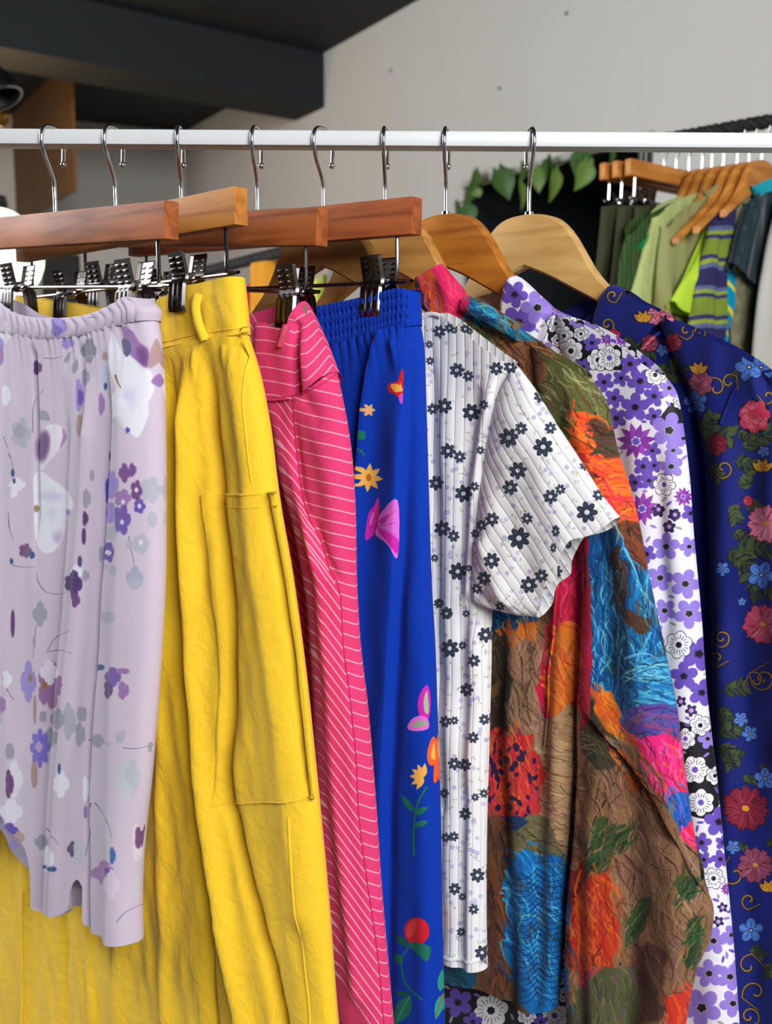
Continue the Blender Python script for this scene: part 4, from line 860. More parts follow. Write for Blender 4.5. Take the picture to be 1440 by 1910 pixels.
piece('sleeve', fr, t, None, [(1000, 645), (1060, 680), (1106, 703)], [(1086, 1302), (1112, 1322), (1150, 1380), (1215, 1466), (1262, 1545), (1313, 1650)], [(1020, 800), (1070, 930), (1096, 1020), (1093, 1150)], [(1138, 755), (1155, 835), (1178, 905), (1197, 980), (1217, 1085), (1243, 1205), (1265, 1310), (1278, 1410), (1290, 1500), (1303, 1580)], 90, 170, rs, .010, canvas=cv)
FO = [([(1120, 1350), (1110, 1500), (1105, 1700), (1110, 1960)], 18, 6, 18), ([(1085, 1400), (1080, 1650), (1085, 1960)], 10, -6, 12), ([(1180, 1450), (1185, 1650), (1175, 1960)], 26, -5, 20), ([(1230, 1560), (1260, 1700), (1240, 1960)], 26, 6, 26)]
rl = Relief(fr, .014, .018, FO, .0009, 63, .003)
piece('sleeve_flare', fr, t, None, [(1084, 1285), (1112, 1308), (1150, 1366), (1215, 1452), (1264, 1535), (1313, 1640)], [(1068, 1965), (1160, 1968), (1274, 1965)], [(1082, 1480), (1064, 1690), (1060, 1810)], [(1334, 1692), (1328, 1750), (1305, 1802), (1290, 1870)], 80, 130, rl, .010, canvas=cv, label='wide lower sleeve hanging in a flare')
piece('collar', fr, t, None, [(782, 522), (802, 507), (828, 493)], [(800, 588), (822, 600), (846, 608)], [(786, 555)], [(852, 520), (872, 548), (862, 580)], 40, 40, Relief(fr, .010, .010, [([(820, 500), (838, 560), (842, 600)], 10, 2, 10)], .0004, 6, .006), .008, canvas=cv, label='magenta and orange stand collar')
strip_on('shoulder_facing', fr, t, None, rel, [(866, 566), (905, 584), (945, 607), (975, 622)], 22, .006, canvas=cv)
rg = random.Random(12)
def wob(pts, a=9):
    P = cat_closed(np.asarray(pts, float), 8); f = rg.uniform(.05, .09); p1, p2 = rg.uniform(0, 6), rg.uniform(0, 6)
    dx = a * (np.sin(P[:, 1] * f + p1) + .6 * np.sin(P[:, 1] * f * 2.7 + p2) + .5 * np.sin(P[:, 0] * .23)); dy = a * (np.sin(P[:, 0] * f + p2) + .6 * np.sin(P[:, 0] * f * 2.3 + p1) + .5 * np.sin(P[:, 1] * .19))
    return P + np.stack([dx, dy], 1) * .6
def inpoly(pts, x, y):
    c = False; n = len(pts)
    for i in range(n):
        (x1, y1), (x2, y2) = pts[i], pts[(i + 1) % n]
        if (y1 > y) != (y2 > y) and x < (x2 - x1) * (y - y1) / (y2 - y1) + x1: c = not c
    return c
def region(pts, base, pal, n, ang, ln=30, wd=4, spread=20, ink=.14, bend=.3):
    spread *= .4; ln *= 1.5; wd *= 1.1; big = (max(p[0] for p in pts) - min(p[0] for p in pts)) > 400
    cv.poly(pts if big else wob(pts), base, 1, 3); xs = [p[0] for p in pts]; ys = [p[1] for p in pts]; k = 0; tries = 0
    while k < n and tries < n * 6:
        tries += 1; x, y = rg.uniform(min(xs), max(xs)), rg.uniform(min(ys), max(ys))
        if not inpoly(pts, x, y): continue
        k += 1; g = math.radians(ang + rg.gauss(0, spread)); l = ln * rg.uniform(.5, 1.4); b = rg.uniform(-bend, bend) * l
        c = (26, 20, 24) if rg.random() < ink else rg.choice(pal); c = tuple(max(0, min(255, v + rg.randint(-12, 12))) for v in c)
        dx, dy = math.cos(g), math.sin(g); ik = c[0] < 45 and c[1] < 40; wk = wd * rg.uniform(.4, 1.2) * (.3 if ik else 1); wk = min(wk, 5.5); c = c if ik else tuple(int(.9 * u + .1 * v) for u, v in zip(c, base))
        cv.line([(x - dx * l / 2, y - dy * l / 2), (x - dy * b, y + dx * b), (x + dx * l / 2, y + dy * l / 2)], wk, c, wk * .2, rg.uniform(.55, .95), 1.8, 6)
OLV, BRN, DBR, LGR = (98, 100, 54), (98, 64, 42), (50, 32, 26), (144, 150, 98)
TAN_, TN2 = (146, 112, 84), (178, 142, 108)
region([(700, 480), (1350, 480), (1350, 1975), (700, 1975)], (104, 78, 56), (BRN, TAN_, DBR, OLV, (140, 96, 66)), 420, 80, 60, 8, 25)
region([(780, 560), (880, 560), (1010, 640), (1110, 700), (1155, 850), (1080, 860), (1000, 760), (900, 660)], OLV, (LGR, DBR, BRN, OLV, (92, 90, 44), (172, 178, 128)), 260, 40, 40, 6, 22)
region([(920, 600), (1000, 640), (1010, 720), (950, 680)], (150, 98, 66), (BRN, (180, 120, 86), DBR), 50, 50, 30, 5)
region([(780, 560), (800, 575), (860, 610), (960, 690), (940, 720), (840, 660)], DBR, (BRN, OLV, (40, 60, 40)), 60, 50, 30, 5)
region([(860, 552), (905, 575), (970, 615), (960, 628), (895, 600), (850, 580)], (18, 112, 164), ((60, 170, 206), (14, 70, 130), (110, 200, 224)), 70, 28, 34, 4, 12)
region([(778, 520), (800, 540), (830, 575), (850, 600), (800, 595), (775, 560)], (36, 46, 84), ((20, 60, 100), (60, 30, 60), (170, 30, 60)), 30, 50, 20, 5)
region([(784, 516), (828, 490), (874, 548), (846, 610), (820, 572)], (218, 34, 96), ((232, 56, 116), (200, 26, 84), (226, 70, 90)), 40, 55, 34, 6, 14, .03)
region([(784, 516), (800, 512), (835, 580), (828, 590), (800, 560)], (228, 96, 48), ((240, 140, 60), (214, 60, 60), (240, 110, 160)), 26, 60, 28, 5, 12, .06)
region([(1068, 800), (1100, 770), (1150, 820), (1180, 900), (1200, 985), (1120, 1000), (1080, 950), (1060, 880)], (240, 92, 36), ((250, 140, 50), (226, 52, 44), (250, 112, 30), (214, 40, 70)), 150, 20, 44, 8, 35, .04)
region([(1110, 780), (1160, 830), (1150, 860), (1110, 840)], (86, 58, 44), (DBR, BRN, (60, 70, 50)), 26, 20, 26, 6)
region([(1140, 985), (1200, 985), (1212, 1070), (1175, 1060)], (110, 60, 40), ((146, 70, 40), DBR, (90, 48, 36)), 50, 50, 30, 5)
region([(1060, 960), (1150, 990), (1180, 1060), (1225, 1080), (1250, 1210), (1268, 1330), (1210, 1370), (1130, 1345), (1075, 1260), (1040, 1100)], (18, 84, 146), ((34, 126, 184), (12, 52, 104), (72, 176, 212), (20, 100, 168), (112, 200, 222), (10, 40, 76)), 420, 82, 46, 6, 18, .12)
region([(1150, 1020), (1170, 1060), (1168, 1130), (1200, 1140), (1220, 1160), (1200, 1175), (1160, 1150), (1145, 1090)], (70, 50, 40), (DBR, BRN, (60, 150, 190)), 26, 70, 30, 5)
region([(1190, 1230), (1260, 1240), (1268, 1330), (1200, 1330)], (40, 130, 186), ((90, 186, 216), (20, 90, 150), (140, 210, 226)), 80, 8, 44, 5, 12)
region([(1170, 1330), (1272, 1320), (1278, 1395), (1195, 1400)], (84, 66, 150), ((60, 90, 170), (120, 60, 140), (150, 80, 120)), 60, 5, 40, 8, 20)
region([(1165, 1380), (1280, 1390), (1294, 1490), (1245, 1530), (1185, 1470)], (222, 36, 118), ((238, 76, 160), (204, 30, 70), (236, 96, 60), (240, 110, 180)), 90, 70, 40, 7, 25, .05)
region([(1160, 1375), (1185, 1385), (1200, 1440), (1180, 1430)], (232, 76, 36), ((240, 120, 40), (200, 40, 40)), 26, 60, 30, 6)
region([(1225, 1500), (1280, 1480), (1294, 1540), (1280, 1575), (1262, 1560)], (24, 92, 182), ((40, 120, 210), (18, 60, 140), (150, 90, 190)), 40, 75, 30, 5)
region([(1278, 1560), (1300, 1540), (1325, 1660), (1305, 1640)], (232, 40, 110), ((240, 80, 150), (220, 30, 60)), 40, 65, 36, 5, 8, .04)
region([(1085, 1285), (1180, 1400), (1240, 1500), (1340, 1680), (1335, 1760), (1270, 1975), (1050, 1975), (1060, 1700), (1082, 1450)], (134, 98, 70), (TAN_, BRN, (150, 110, 80), (112, 80, 58), TN2, (140, 100, 100)), 420, 75, 56, 8, 25, .1)
region([(1085, 1300), (1130, 1350), (1150, 1420), (1120, 1440), (1090, 1400)], (66, 62, 44), (DBR, (90, 84, 54), (40, 40, 36)), 60, 65, 50, 5)
region([(1105, 1290), (1140, 1300), (1162, 1350), (1158, 1385), (1125, 1345)], (234, 120, 34), ((240, 150, 50), (220, 84, 40)), 40, 60, 28, 6, 15, .04)
region([(1135, 1375), (1175, 1420), (1230, 1490), (1215, 1500), (1150, 1420)], (180, 84, 40), ((220, 110, 40), DBR, (90, 140, 170)), 50, 50, 36, 4, 10, .3)
for P in ([(1105, 1540), (1140, 1530), (1145, 1600), (1110, 1640), (1100, 1600)], [(1155, 1545), (1190, 1535), (1180, 1570), (1150, 1590)], [(1180, 1690), (1210, 1680), (1200, 1740), (1180, 1750)], [(1285, 1720), (1312, 1710), (1300, 1790), (1280, 1800)], [(1270, 1640), (1310, 1640), (1290, 1680), (1265, 1670)]):
    region(P, (70, 78, 48), ((24, 72, 38), (36, 90, 48), (150, 112, 80), (20, 50, 28)), 34, -55, 30, 5, 18, .1)
region([(1058, 1640), (1090, 1620), (1090, 1700), (1075, 1790), (1060, 1780)], (136, 34, 28), ((176, 50, 30), (110, 24, 26)), 40, 85, 40, 8)
region([(1090, 1640), (1135, 1640), (1150, 1760), (1140, 1820), (1100, 1820), (1065, 1800), (1065, 1740)], (196, 60, 32), ((220, 90, 34), (176, 36, 34), (226, 116, 44)), 90, 80, 46, 9, 20, .05)
region([(1080, 1820), (1125, 1820), (1120, 1850), (1100, 1880)], (206, 50, 80), ((220, 90, 120), (200, 60, 50)), 24, 70, 26, 6)
region([(1185, 1770), (1230, 1765), (1240, 1850), (1225, 1900), (1185, 1880)], (86, 54, 48), ((110, 66, 54), (70, 44, 44), (130, 80, 60)), 50, 60, 36, 7)
region([(1070, 1860), (1180, 1800), (1185, 1975), (1060, 1975)], (86, 88, 58), (OLV, (70, 74, 46), (110, 110, 80), (100, 80, 90)), 90, 80, 40, 7)
region([(1250, 1870), (1300, 1850), (1290, 1975), (1240, 1975)], (200, 50, 36), ((220, 80, 40), (180, 36, 36)), 40, 70, 40, 8)
region([(920, 1120), (1010, 1120), (1005, 1200), (960, 1215), (925, 1180)], (20, 66, 116), ((30, 100, 150), (14, 40, 80), (50, 150, 180)), 60, 60, 34, 6)
region([(930, 1175), (1020, 1165), (1015, 1225), (950, 1230)], (206, 110, 40), ((226, 140, 50), (190, 84, 36)), 40, 80, 34, 6)
region([(940, 1215), (1020, 1215), (1015, 1400), (990, 1400), (945, 1320)], (138, 104, 82), (TAN_, (150, 112, 96), BRN, (170, 130, 110)), 110, 80, 46, 6, 18, .16)
region([(920, 1200), (950, 1215), (950, 1330), (925, 1380), (905, 1340)], (52, 40, 34), (DBR, (70, 60, 40)), 50, 80, 40, 7)
region([(1010, 1080), (1045, 1060), (1030, 1200), (1010, 1200)], (128, 92, 66), (BRN, TAN_), 30, 85, 40, 6)
region([(1040, 1050), (1092, 980), (1092, 1340), (1015, 1352), (1012, 1240), (1030, 1200)], (192, 26, 62), ((212, 40, 80), (170, 20, 56), (216, 60, 110)), 90, 80, 50, 9, 15, .03)
region([(1035, 1190), (1078, 1170), (1076, 1300), (1030, 1345), (1024, 1280)], (226, 116, 40), ((236, 150, 60), (214, 76, 40), (200, 130, 50)), 70, 60, 34, 7, 25, .04)
region([(1012, 1345), (1085, 1335), (1075, 1520), (1058, 1630), (1015, 1600), (1003, 1450)], (172, 138, 102), (TN2, TAN_, (190, 160, 120), (150, 112, 84)), 110, 20, 44, 7, 25, .16)
region([(905, 1375), (960, 1365), (1006, 1400), (1006, 1520), (960, 1550), (905, 1530)], (188, 50, 48), ((214, 90, 40), (170, 30, 60), (200, 40, 70), (224, 110, 50)), 110, 80, 34, 7, 25, .05)
for i in range(46): x, y = rg.uniform(908, 1002), rg.uniform(1390, 1530); cv.ell(x, y, rg.uniform(2, 6), rg.uniform(4, 9), (46, 28, 62), rg.uniform(-40, 40))
region([(935, 1540), (1010, 1525), (1060, 1620), (1000, 1640), (945, 1640)], (104, 100, 70), ((130, 124, 88), OLV, (80, 76, 52)), 70, 20, 40, 5, 40, .2)
region([(935, 1520), (980, 1530), (970, 1550), (930, 1545)], (24, 52, 96), ((40, 80, 130), (20, 30, 60)), 20, 20, 24, 4)
region([(905, 1540), (945, 1560), (950, 1700), (940, 1880), (900, 1880)], (96, 62, 42), (BRN, DBR, (150, 70, 40), (80, 56, 44)), 90, 80, 44, 7)
region([(955, 1600), (1010, 1590), (1062, 1625), (1056, 1760), (1050, 1885), (965, 1860), (948, 1720)], (16, 104, 176), ((40, 150, 212), (12, 66, 130), (90, 184, 222), (20, 120, 200)), 190, 55, 44, 5, 40, .2)
for k in range(22):
    y = 1620 + k * 11; cv.line([(1003, y), (1025, y + 14), (1056, y + 6)], 1.4, (20, 24, 56), .8); cv.line([(1003, y), (985, y + 18), (962, y + 20)], 1.4, (20, 24, 56), .8)
region([(820, 1790), (880, 1790), (880, 1850), (820, 1850)], (22, 84, 116), ((30, 110, 140), (16, 50, 80)), 30, 40, 30, 8)
for i in range(520):
    x, y = rg.uniform(790, 1330), rg.uniform(560, 1950); g = rg.gauss(1.35, .5); l = rg.uniform(14, 46); b = rg.uniform(-8, 8)
    cv.line([(x, y), (x + l / 2 * math.cos(g) - b * math.sin(g), y + l / 2 * math.sin(g) + b * math.cos(g)), (x + l * math.cos(g), y + l * math.sin(g))], rg.uniform(.8, 2.0), rg.choice(((30, 22, 24), (44, 30, 26), (30, 34, 30))), .5, rg.uniform(.5, .9))
for i in range(260):
    x, y = rg.uniform(790, 1330), rg.uniform(560, 1950); cv.blob(x, y, rg.uniform(3, 9), rg.uniform(8, 22), 3, rg.choice(((60, 40, 34), (150, 110, 90), (90, 84, 50), (40, 30, 30), (170, 120, 60))), rg.random() * 6, .3, .7, rg.uniform(-30, 30), rg.uniform(.15, .4), 2.5, i, .15)
cv.grain(.02, 9)
cv.finish(rough=.82, weave=1000, weave_s=.14, wrinkle=.16, wr_scale=30, wr_stretch=1.6)

# --- purple flowered shirt ------------------------------------------------------------------------
fr = FR['G']
cv = Prints('purple_flower_print', (232, 230, 242))
t = thing('purple_flower_shirt', tuple(fr.o), 'white shirt densely printed with purple, lavender and black-outlined flowers', 'shirt')
FO = [([(1000, 700), (1010, 1200), (980, 1900)], 24, 5, 24)]
rel = Relief(fr, .012, .016, FO, .0005, 71, -.004)
piece('body', fr, t, None, [(880, 640), (935, 600), (985, 560), (1035, 582), (1110, 614), (1192, 668)], [(800, 1960), (1000, 1966), (1215, 1962)], [(850, 900), (820, 1400)], [(1215, 900), (1215, 1400)], 80, 160, rel, .008, canvas=cv)
FO = [([(1240, 760), (1262, 900), (1275, 1100), (1290, 1300), (1310, 1500), (1330, 1700), (1345, 1960)], 22, 4, 22), ([(1225, 800), (1232, 1000), (1250, 1250)], 10, -4, 10, (.2, .3)), ([(1170, 740), (1190, 900), (1210, 1150)], 16, 4, 16)]
rs = Relief(fr, .015, .022, FO, .0005, 72)
piece('sleeve', fr, t, None, [(1040, 584), (1110, 612), (1190, 665), (1243, 700)], [(1150, 1965), (1260, 1968), (1387, 1965)], [(1080, 800), (1120, 1100), (1140, 1500)], [(1266, 733), (1279, 800), (1291, 900), (1298, 1000), (1312, 1150), (1323, 1300), (1341, 1450), (1356, 1600), (1372, 1760)], 90, 200, rs, .010, canvas=cv)
rc = Relief(fr, .012, .008, [([(990, 530), (975, 590), (968, 640)], 16, 2, 16)], .0003, 73, .008)
piece('collar', fr, t, None, [(940, 582), (950, 532), (963, 515), (977, 519)], [(938, 604), (965, 640), (1000, 660), (1018, 636)], [], [(1006, 546), (1037, 578), (1030, 606)], 50, 50, rc, .008, edges='LRT', canvas=cv, label='pointed collar printed with big violet flowers')
strip_on('collar_edge', fr, t, None, rc, [(1034, 582), (1027, 606), (1017, 634)], 4, .0012, canvas=cv)
piece('back_neck', fr, t, None, [(850, 590), (880, 560), (920, 548), (960, 560)], [(850, 680), (900, 680), (960, 680)], [], [], 30, 30, Relief(fr, .002, .01, [], .0003, 2, -.016), 0, edges='', canvas=cv)
PUR, LVD, DAI, NAV, WH, BK, GY = (104, 78, 184), (146, 122, 216), (132, 52, 162), (44, 30, 84), (238, 238, 246), (20, 18, 28), (158, 156, 172)
rg = random.Random(21)
Q6 = lambda x, y: (900 + x / 2.667, 480 + y / 2.667); Q7 = lambda x, y: (1040 + x / 3.6, 900 + y / 3.6); Q8 = lambda x, y: (1040 + x / 3.6, 1380 + y / 3.6); Q5 = lambda x, y: (780 + x / 2.357, 1100 + y / 2.357)
taken = []
def pf(x, y, r, col, cen=BK, n=5):
    rot = rg.random() * 6; taken.append((x, y, r))
    cv.blob(x, y, r * .6, r * .6, n, col, rot, .2)
    for k in range(n): g = rot + k * 2 * math.pi / n; cv.ell(x + .62 * r * math.cos(g), y + .62 * r * math.sin(g), r * .42, r * .37, col, math.degrees(g))
    cv.blob(x, y, r * .33, r * .3, n, GY if col == LVD else (84, 60, 150), rot, .3); cv.blob(x, y, r * .25, r * .22, 5, cen, rot, .35)
def wf(x, y, r, cen=BK):
    rot = rg.random() * 6; taken.append((x, y, r)); cv.blob(x, y, r + 1.2, r + 1.2, 6, BK, rot, .26, .8); cv.blob(x, y, r, r, 6, WH, rot, .26, .8)
    for k in range(18): g = rot + k * math.pi / 9; a = rg.uniform(.35, .5); b = rg.uniform(.6, .85); cv.line([(x + a * r * math.cos(g), y + a * r * math.sin(g)), (x + b * r * math.cos(g), y + b * r * math.sin(g))], 1.0, BK)
    cv.blob(x, y, r * .24, r * .24, 7, cen, rot, .3)
def df(x, y, r):
    taken.append((x, y, r * .8)); rot = rg.random() * 6
    for k in range(11): cv.leaf(x, y, r * rg.uniform(.85, 1.05), r * .36, math.degrees(rot + k * 2 * math.pi / 11), DAI if k % 3 else (152, 70, 184))
    cv.blob(x, y, r * .26, r * .26, 6, WH, rot, .4); cv.blob(x, y, r * .2, r * .2, 6, (96, 80, 190), rot, .3)
def kf(x, y, r): taken.append((x, y, r)); rot = rg.random() * 6; cv.blob(x, y, r, r, 5, NAV, rot, .45, 1.2); cv.blob(x, y, r * .4, r * .4, 5, (196, 150, 214), rot, .3)
for P in ([(310, 315), (420, 305), (530, 420), (600, 470), (690, 420), (700, 560), (560, 560), (480, 520), (400, 470), (325, 410)],): cv.poly([Q6(*p) for p in P], BK)
cv.poly([Q6(*p) for p in [(880, 800), (940, 720), (1010, 760), (1010, 860), (900, 850)]], BK)
cv.poly([Q8(*p) for p in [(835, -40), (1060, -40), (1100, 420), (1000, 530), (880, 500)]], BK); cv.poly([Q7(*p) for p in [(820, 1600), (1060, 1640), (1080, 1830), (840, 1830)]], BK)
cv.poly([(800, 1840), (1090, 1700), (1090, 1975), (800, 1975)], BK)
D6 = {'p': [(735, 530, 50), (605, 620, 46), (690, 600, 40), (785, 615, 60), (655, 700, 46), (760, 745, 66), (855, 690, 50), (665, 800, 50), (855, 790, 42), (845, 960, 40), (800, 1040, 46), (855, 1035, 36), (830, 1110, 42), (760, 1120, 42), (545, 425, 42), (500, 545, 40), (160, 185, 62), (180, 325, 80)],
      'l': [(930, 650, 46), (275, 250, 76), (360, 255, 40), (930, 860, 82), (950, 960, 42), (940, 1040, 56), (470, 320, 36), (1000, 900, 40)], 'w': [(365, 330, 46), (405, 390, 50), (372, 412, 32), (440, 465, 62), (490, 380, 38), (575, 510, 56), (632, 500, 62), (905, 1130, 56), (985, 720, 36), (860, 585, 50)],
      'd': [(765, 915, 100), (1000, 1190, 52), (795, 1250, 88), (620, 400, 40)], 'k': [(875, 1260, 36), (955, 1280, 34), (930, 1340, 34)]}
D7 = {'l': [(730, 430, 85), (885, 430, 62), (690, 640, 82), (860, 680, 92), (885, 880, 92), (720, 860, 74), (1010, 1720, 62)], 'p': [(950, 1150, 105), (850, 1300, 88), (970, 1410, 84), (600, 480, 60)], 'w': [(815, 1090, 92), (960, 1630, 72), (860, 1720, 72)], 'k': [(680, 180, 40), (790, 215, 40), (750, 295, 42), (900, 1530, 44), (830, 1470, 40)]}
D8 = {'w': [(925, 200, 96), (965, 420, 92), (1058, 240, 62), (1050, 930, 72)], 'p': [(1085, 550, 92), (970, 690, 62), (1112, 690, 48), (985, 805, 52), (1095, 800, 58)], 'l': [(1050, 1350, 84), (1170, 1310, 62), (1020, 1570, 88), (1160, 1590, 84), (970, 1800, 122), (1180, 1770, 84)], 'd': [(1140, 1000, 50)], 'k': [(1110, 1125, 36), (1082, 1220, 40)]}
D5 = {'w': [(320, 1850, 78), (480, 1870, 46), (600, 1872, 62), (640, 1700, 38), (640, 1780, 34), (660, 1600, 34)], 'p': [(175, 1815, 60), (240, 1900, 40), (540, 1900, 30)], 'l': [], 'd': [], 'k': []}
for D, m, s in ((D6, Q6, 2.667), (D7, Q7, 3.6), (D8, Q8, 3.6), (D5, Q5, 2.357)):
    for k in D:
        for x, y, r in D[k]:
            X, Yy = m(x, y); r /= s
            if k == 'p': pf(X, Yy, r * 1.08, PUR)
            elif k == 'l': pf(X, Yy, r * 1.08, LVD)
            elif k == 'w': wf(X, Yy, r, PUR if rg.random() < .4 else BK)
            elif k == 'd': df(X, Yy, r)
            else: kf(X, Yy, r)
for i in range(2400):
    x, y = rg.uniform(820, 1395), rg.uniform(600, 1970)
    d = min((math.hypot(x - a, y - b) - r for a, b, r in taken), default=99)
    if d > 16: pf(x, y, min(22, d * .95), rg.choice((PUR, LVD, LVD)))
    elif d > 4: cv.ell(x, y, 2.6, min(7, d * 1.2), rg.choice((GY, PUR, LVD)), rg.uniform(0, 180)); taken.append((x, y, 4))
cv.grain(.01, 4)
cv.finish(rough=.6, weave=1500, weave_s=.06, spec=.3)

# --- navy blue flowered shirt ---------------------------------------------------------------------
fr = FR['H']
cv = Prints('navy_rose_print', (18, 32, 122))
t = thing('blue_flower_shirt', tuple(fr.o), 'deep blue shirt with roses, leaves and gold scrolls, rightmost on the white rail', 'shirt')
rel = Relief(fr, .010, .016, [([(1290, 760), (1300, 1200), (1310, 1900)], 20, -5, 20)], .0006, 81, -.009)
piece('body', fr, t, None, [(1060, 640), (1120, 575), (1142, 533), (1186, 560), (1245, 592), (1330, 636)], [(1150, 1965), (1250, 1968), (1350, 1965)], [(1090, 900), (1120, 1400)], [(1345, 800), (1350, 1200)], 80, 160, rel, .008, canvas=cv)
FO = [([(1400, 720), (1390, 900), (1385, 1200), (1400, 1600), (1410, 1960)], 20, -5, 26), ([(1362, 760), (1352, 950), (1350, 1300), (1365, 1960)], 16, 5, 18), ([(1430, 700), (1440, 900), (1450, 1400)], 14, 4, 20), ([(1405, 690), (1412, 760)], 6, 4, 6, (.1, .6)), ([(1425, 700), (1428, 770)], 5, -3, 5, (.1, .6))]
rs = Relief(fr, .015, .022, FO, .0007, 82)
piece('sleeve', fr, t, None, [(1225, 582), (1310, 622), (1370, 652), (1432, 692), (1462, 730)], [(1345, 1965), (1440, 1968), (1545, 1965)], [(1270, 680), (1310, 800), (1328, 1000), (1335, 1400)], [(1490, 850), (1510, 1100), (1525, 1500)], 100, 200, rs, .010, canvas=cv)
strip_on('shoulder_seam', fr, t, None, rs, [(1242, 588), (1226, 612), (1205, 640), (1186, 662)], 3.5, .001, canvas=cv)
strip_on('armhole_seam', fr, t, None, rs, [(1440, 690), (1405, 700), (1368, 730), (1345, 790)], 3, .001, canvas=cv)
rc = Relief(fr, .012, .008, [], .0004, 83, -.002)
piece('collar', fr, t, None, [(1118, 572), (1130, 548), (1145, 531), (1160, 540)], [(1110, 610), (1140, 640), (1180, 655), (1222, 610)], [], [(1186, 560), (1238, 588)], 50, 40, rc, .008, edges='LT', canvas=cv)
piece('back_neck', fr, t, None, [(1020, 600), (1060, 575), (1100, 560), (1140, 555)], [(1020, 720), (1080, 720), (1150, 720)], [], [], 30, 30, Relief(fr, .002, .01, [], .0003, 2, -.020), 0, edges='', canvas=cv)
rg = random.Random(31)
GOLD, DGR, MGR, ROS, PK, CRI, YL, SKY, INKB = (176, 136, 70), (38, 52, 40), (66, 82, 46), (172, 44, 76), (216, 110, 140), (120, 24, 44), (228, 166, 52), (76, 124, 214), (14, 14, 40)
def spray(x, y, l, ang, n=6, c=None, wd=10):
    a = math.radians(ang); cv.line([(x, y), (x + l * math.cos(a), y + l * math.sin(a))], 2.2, DGR, 1)
    for k in range(n):
        tt = (k + 1) / (n + 1) * l; X, Yy = x + tt * math.cos(a), y + tt * math.sin(a)
        for s in (-1, 1):
            ll = l * rg.uniform(.28, .42); cv.leaf(X, Yy, ll + 2, wd * rg.uniform(.8, 1.2) + 2, ang + s * rg.uniform(35, 60), INKB); cv.leaf(X, Yy, ll * 1.05, wd * rg.uniform(1.1, 1.5), ang + s * rg.uniform(38, 58), c or rg.choice((DGR, MGR)), (84, 98, 58))
def scroll(x, y, r, ang=0, turns=1.4, flip=1, tail=1.5):
    pts = []; n = 26
    for i in range(n):
        tt = i / (n - 1); rr = r * (.12 + .88 * tt) ; g = math.radians(ang) + flip * tt * turns * 2 * math.pi; pts.append((x + rr * math.cos(g), y + rr * math.sin(g)))
    g += flip * .5; pts.append((pts[-1][0] - flip * r * tail * math.sin(g), pts[-1][1] + flip * r * tail * math.cos(g)))
    cv.line(pts, 7, INKB, 4, 1, 1.2, 60); cv.line(pts, 4.2, (112, 80, 38), 1.6, 1, 1.2, 60); cv.line([(a - .8, b - .8) for a, b in pts], 2.0, (188, 146, 78), .8, 1, 1.2, 60)
def rose(x, y, r, c, dark, lite):
    cv.blob(x, y, r + 1.5, r * 1.05 + 1.5, 7, INKB, rg.random(), .2, .8, 0, 1, 1.2, 1, .05); cv.blob(x, y, r, r * 1.05, 7, c, rg.random(), .2, .8, 0, 1, 1.2, 1, .05)
    for k in range(9):
        g = rg.uniform(0, 6.28); q = rg.uniform(.2, .8) * r; X, Yy = x + q * math.cos(g), y + q * math.sin(g)
        cv.ell(X, Yy, r * .34, r * .22, lite, math.degrees(g) + 90, .8); cv.line([(X - r * .25, Yy), (X, Yy - r * .2), (X + r * .25, Yy + r * .05)], 1.3, dark)
def carn(x, y, r, c, dark, lite, sq=1.0, ang=0):
    for q, cc in ((1.0, dark), (.95, c)):
        cv.blob(x, y, r * q, r * q * sq, 11, cc, .2, .2, .5, ang, 1, 1.2, 3, .1)
    for k in range(46):
        g = rg.uniform(0, 6.28); a, b = rg.uniform(.2, .5), rg.uniform(.65, .95); cv.line([(x + a * r * math.cos(g), y + a * r * sq * math.sin(g)), (x + b * r * math.cos(g + .1), y + b * r * sq * math.sin(g + .1))], rg.uniform(1, 2.6), rg.choice((lite, lite, dark, c)), .6)
    cv.ell(x, y, r * .16, r * .12, YL, 20)
def bfl(x, y, r):
    rot = rg.random() * 6; cv.blob(x, y, r + 1.5, r + 1.5, 5, INKB, rot, .45, .8); cv.blob(x, y, r, r, 5, SKY, rot, .45, .8)
    for k in range(15): g = rot + k * 2 * math.pi / 15; cv.line([(x + .3 * r * math.cos(g), y + .3 * r * math.sin(g)), (x + .75 * r * math.cos(g), y + .75 * r * math.sin(g))], 1.1, (30, 60, 150) if k % 2 else (130, 170, 236))
    cv.ell(x, y, r * .17, r * .17, (20, 30, 80)); cv.ell(x, y, r * .1, r * .1, (226, 220, 160))
def tulip(x, y, r, c=YL):
    for a in (-50, -20, 15, 50): cv.leaf(x, y + r * .6, r * 1.7 + 2, r * .8 + 2, -90 + a, INKB)
    for a in (-50, 50, -20, 15): cv.leaf(x, y + r * .6, r * 1.7, r * .75, -90 + a, c, (150, 90, 30))
def Hm(m, s, fn, lst):
    for q in lst: X, Yy = m(q[0], q[1]); fn(X, Yy, q[2] / s, *q[3:])
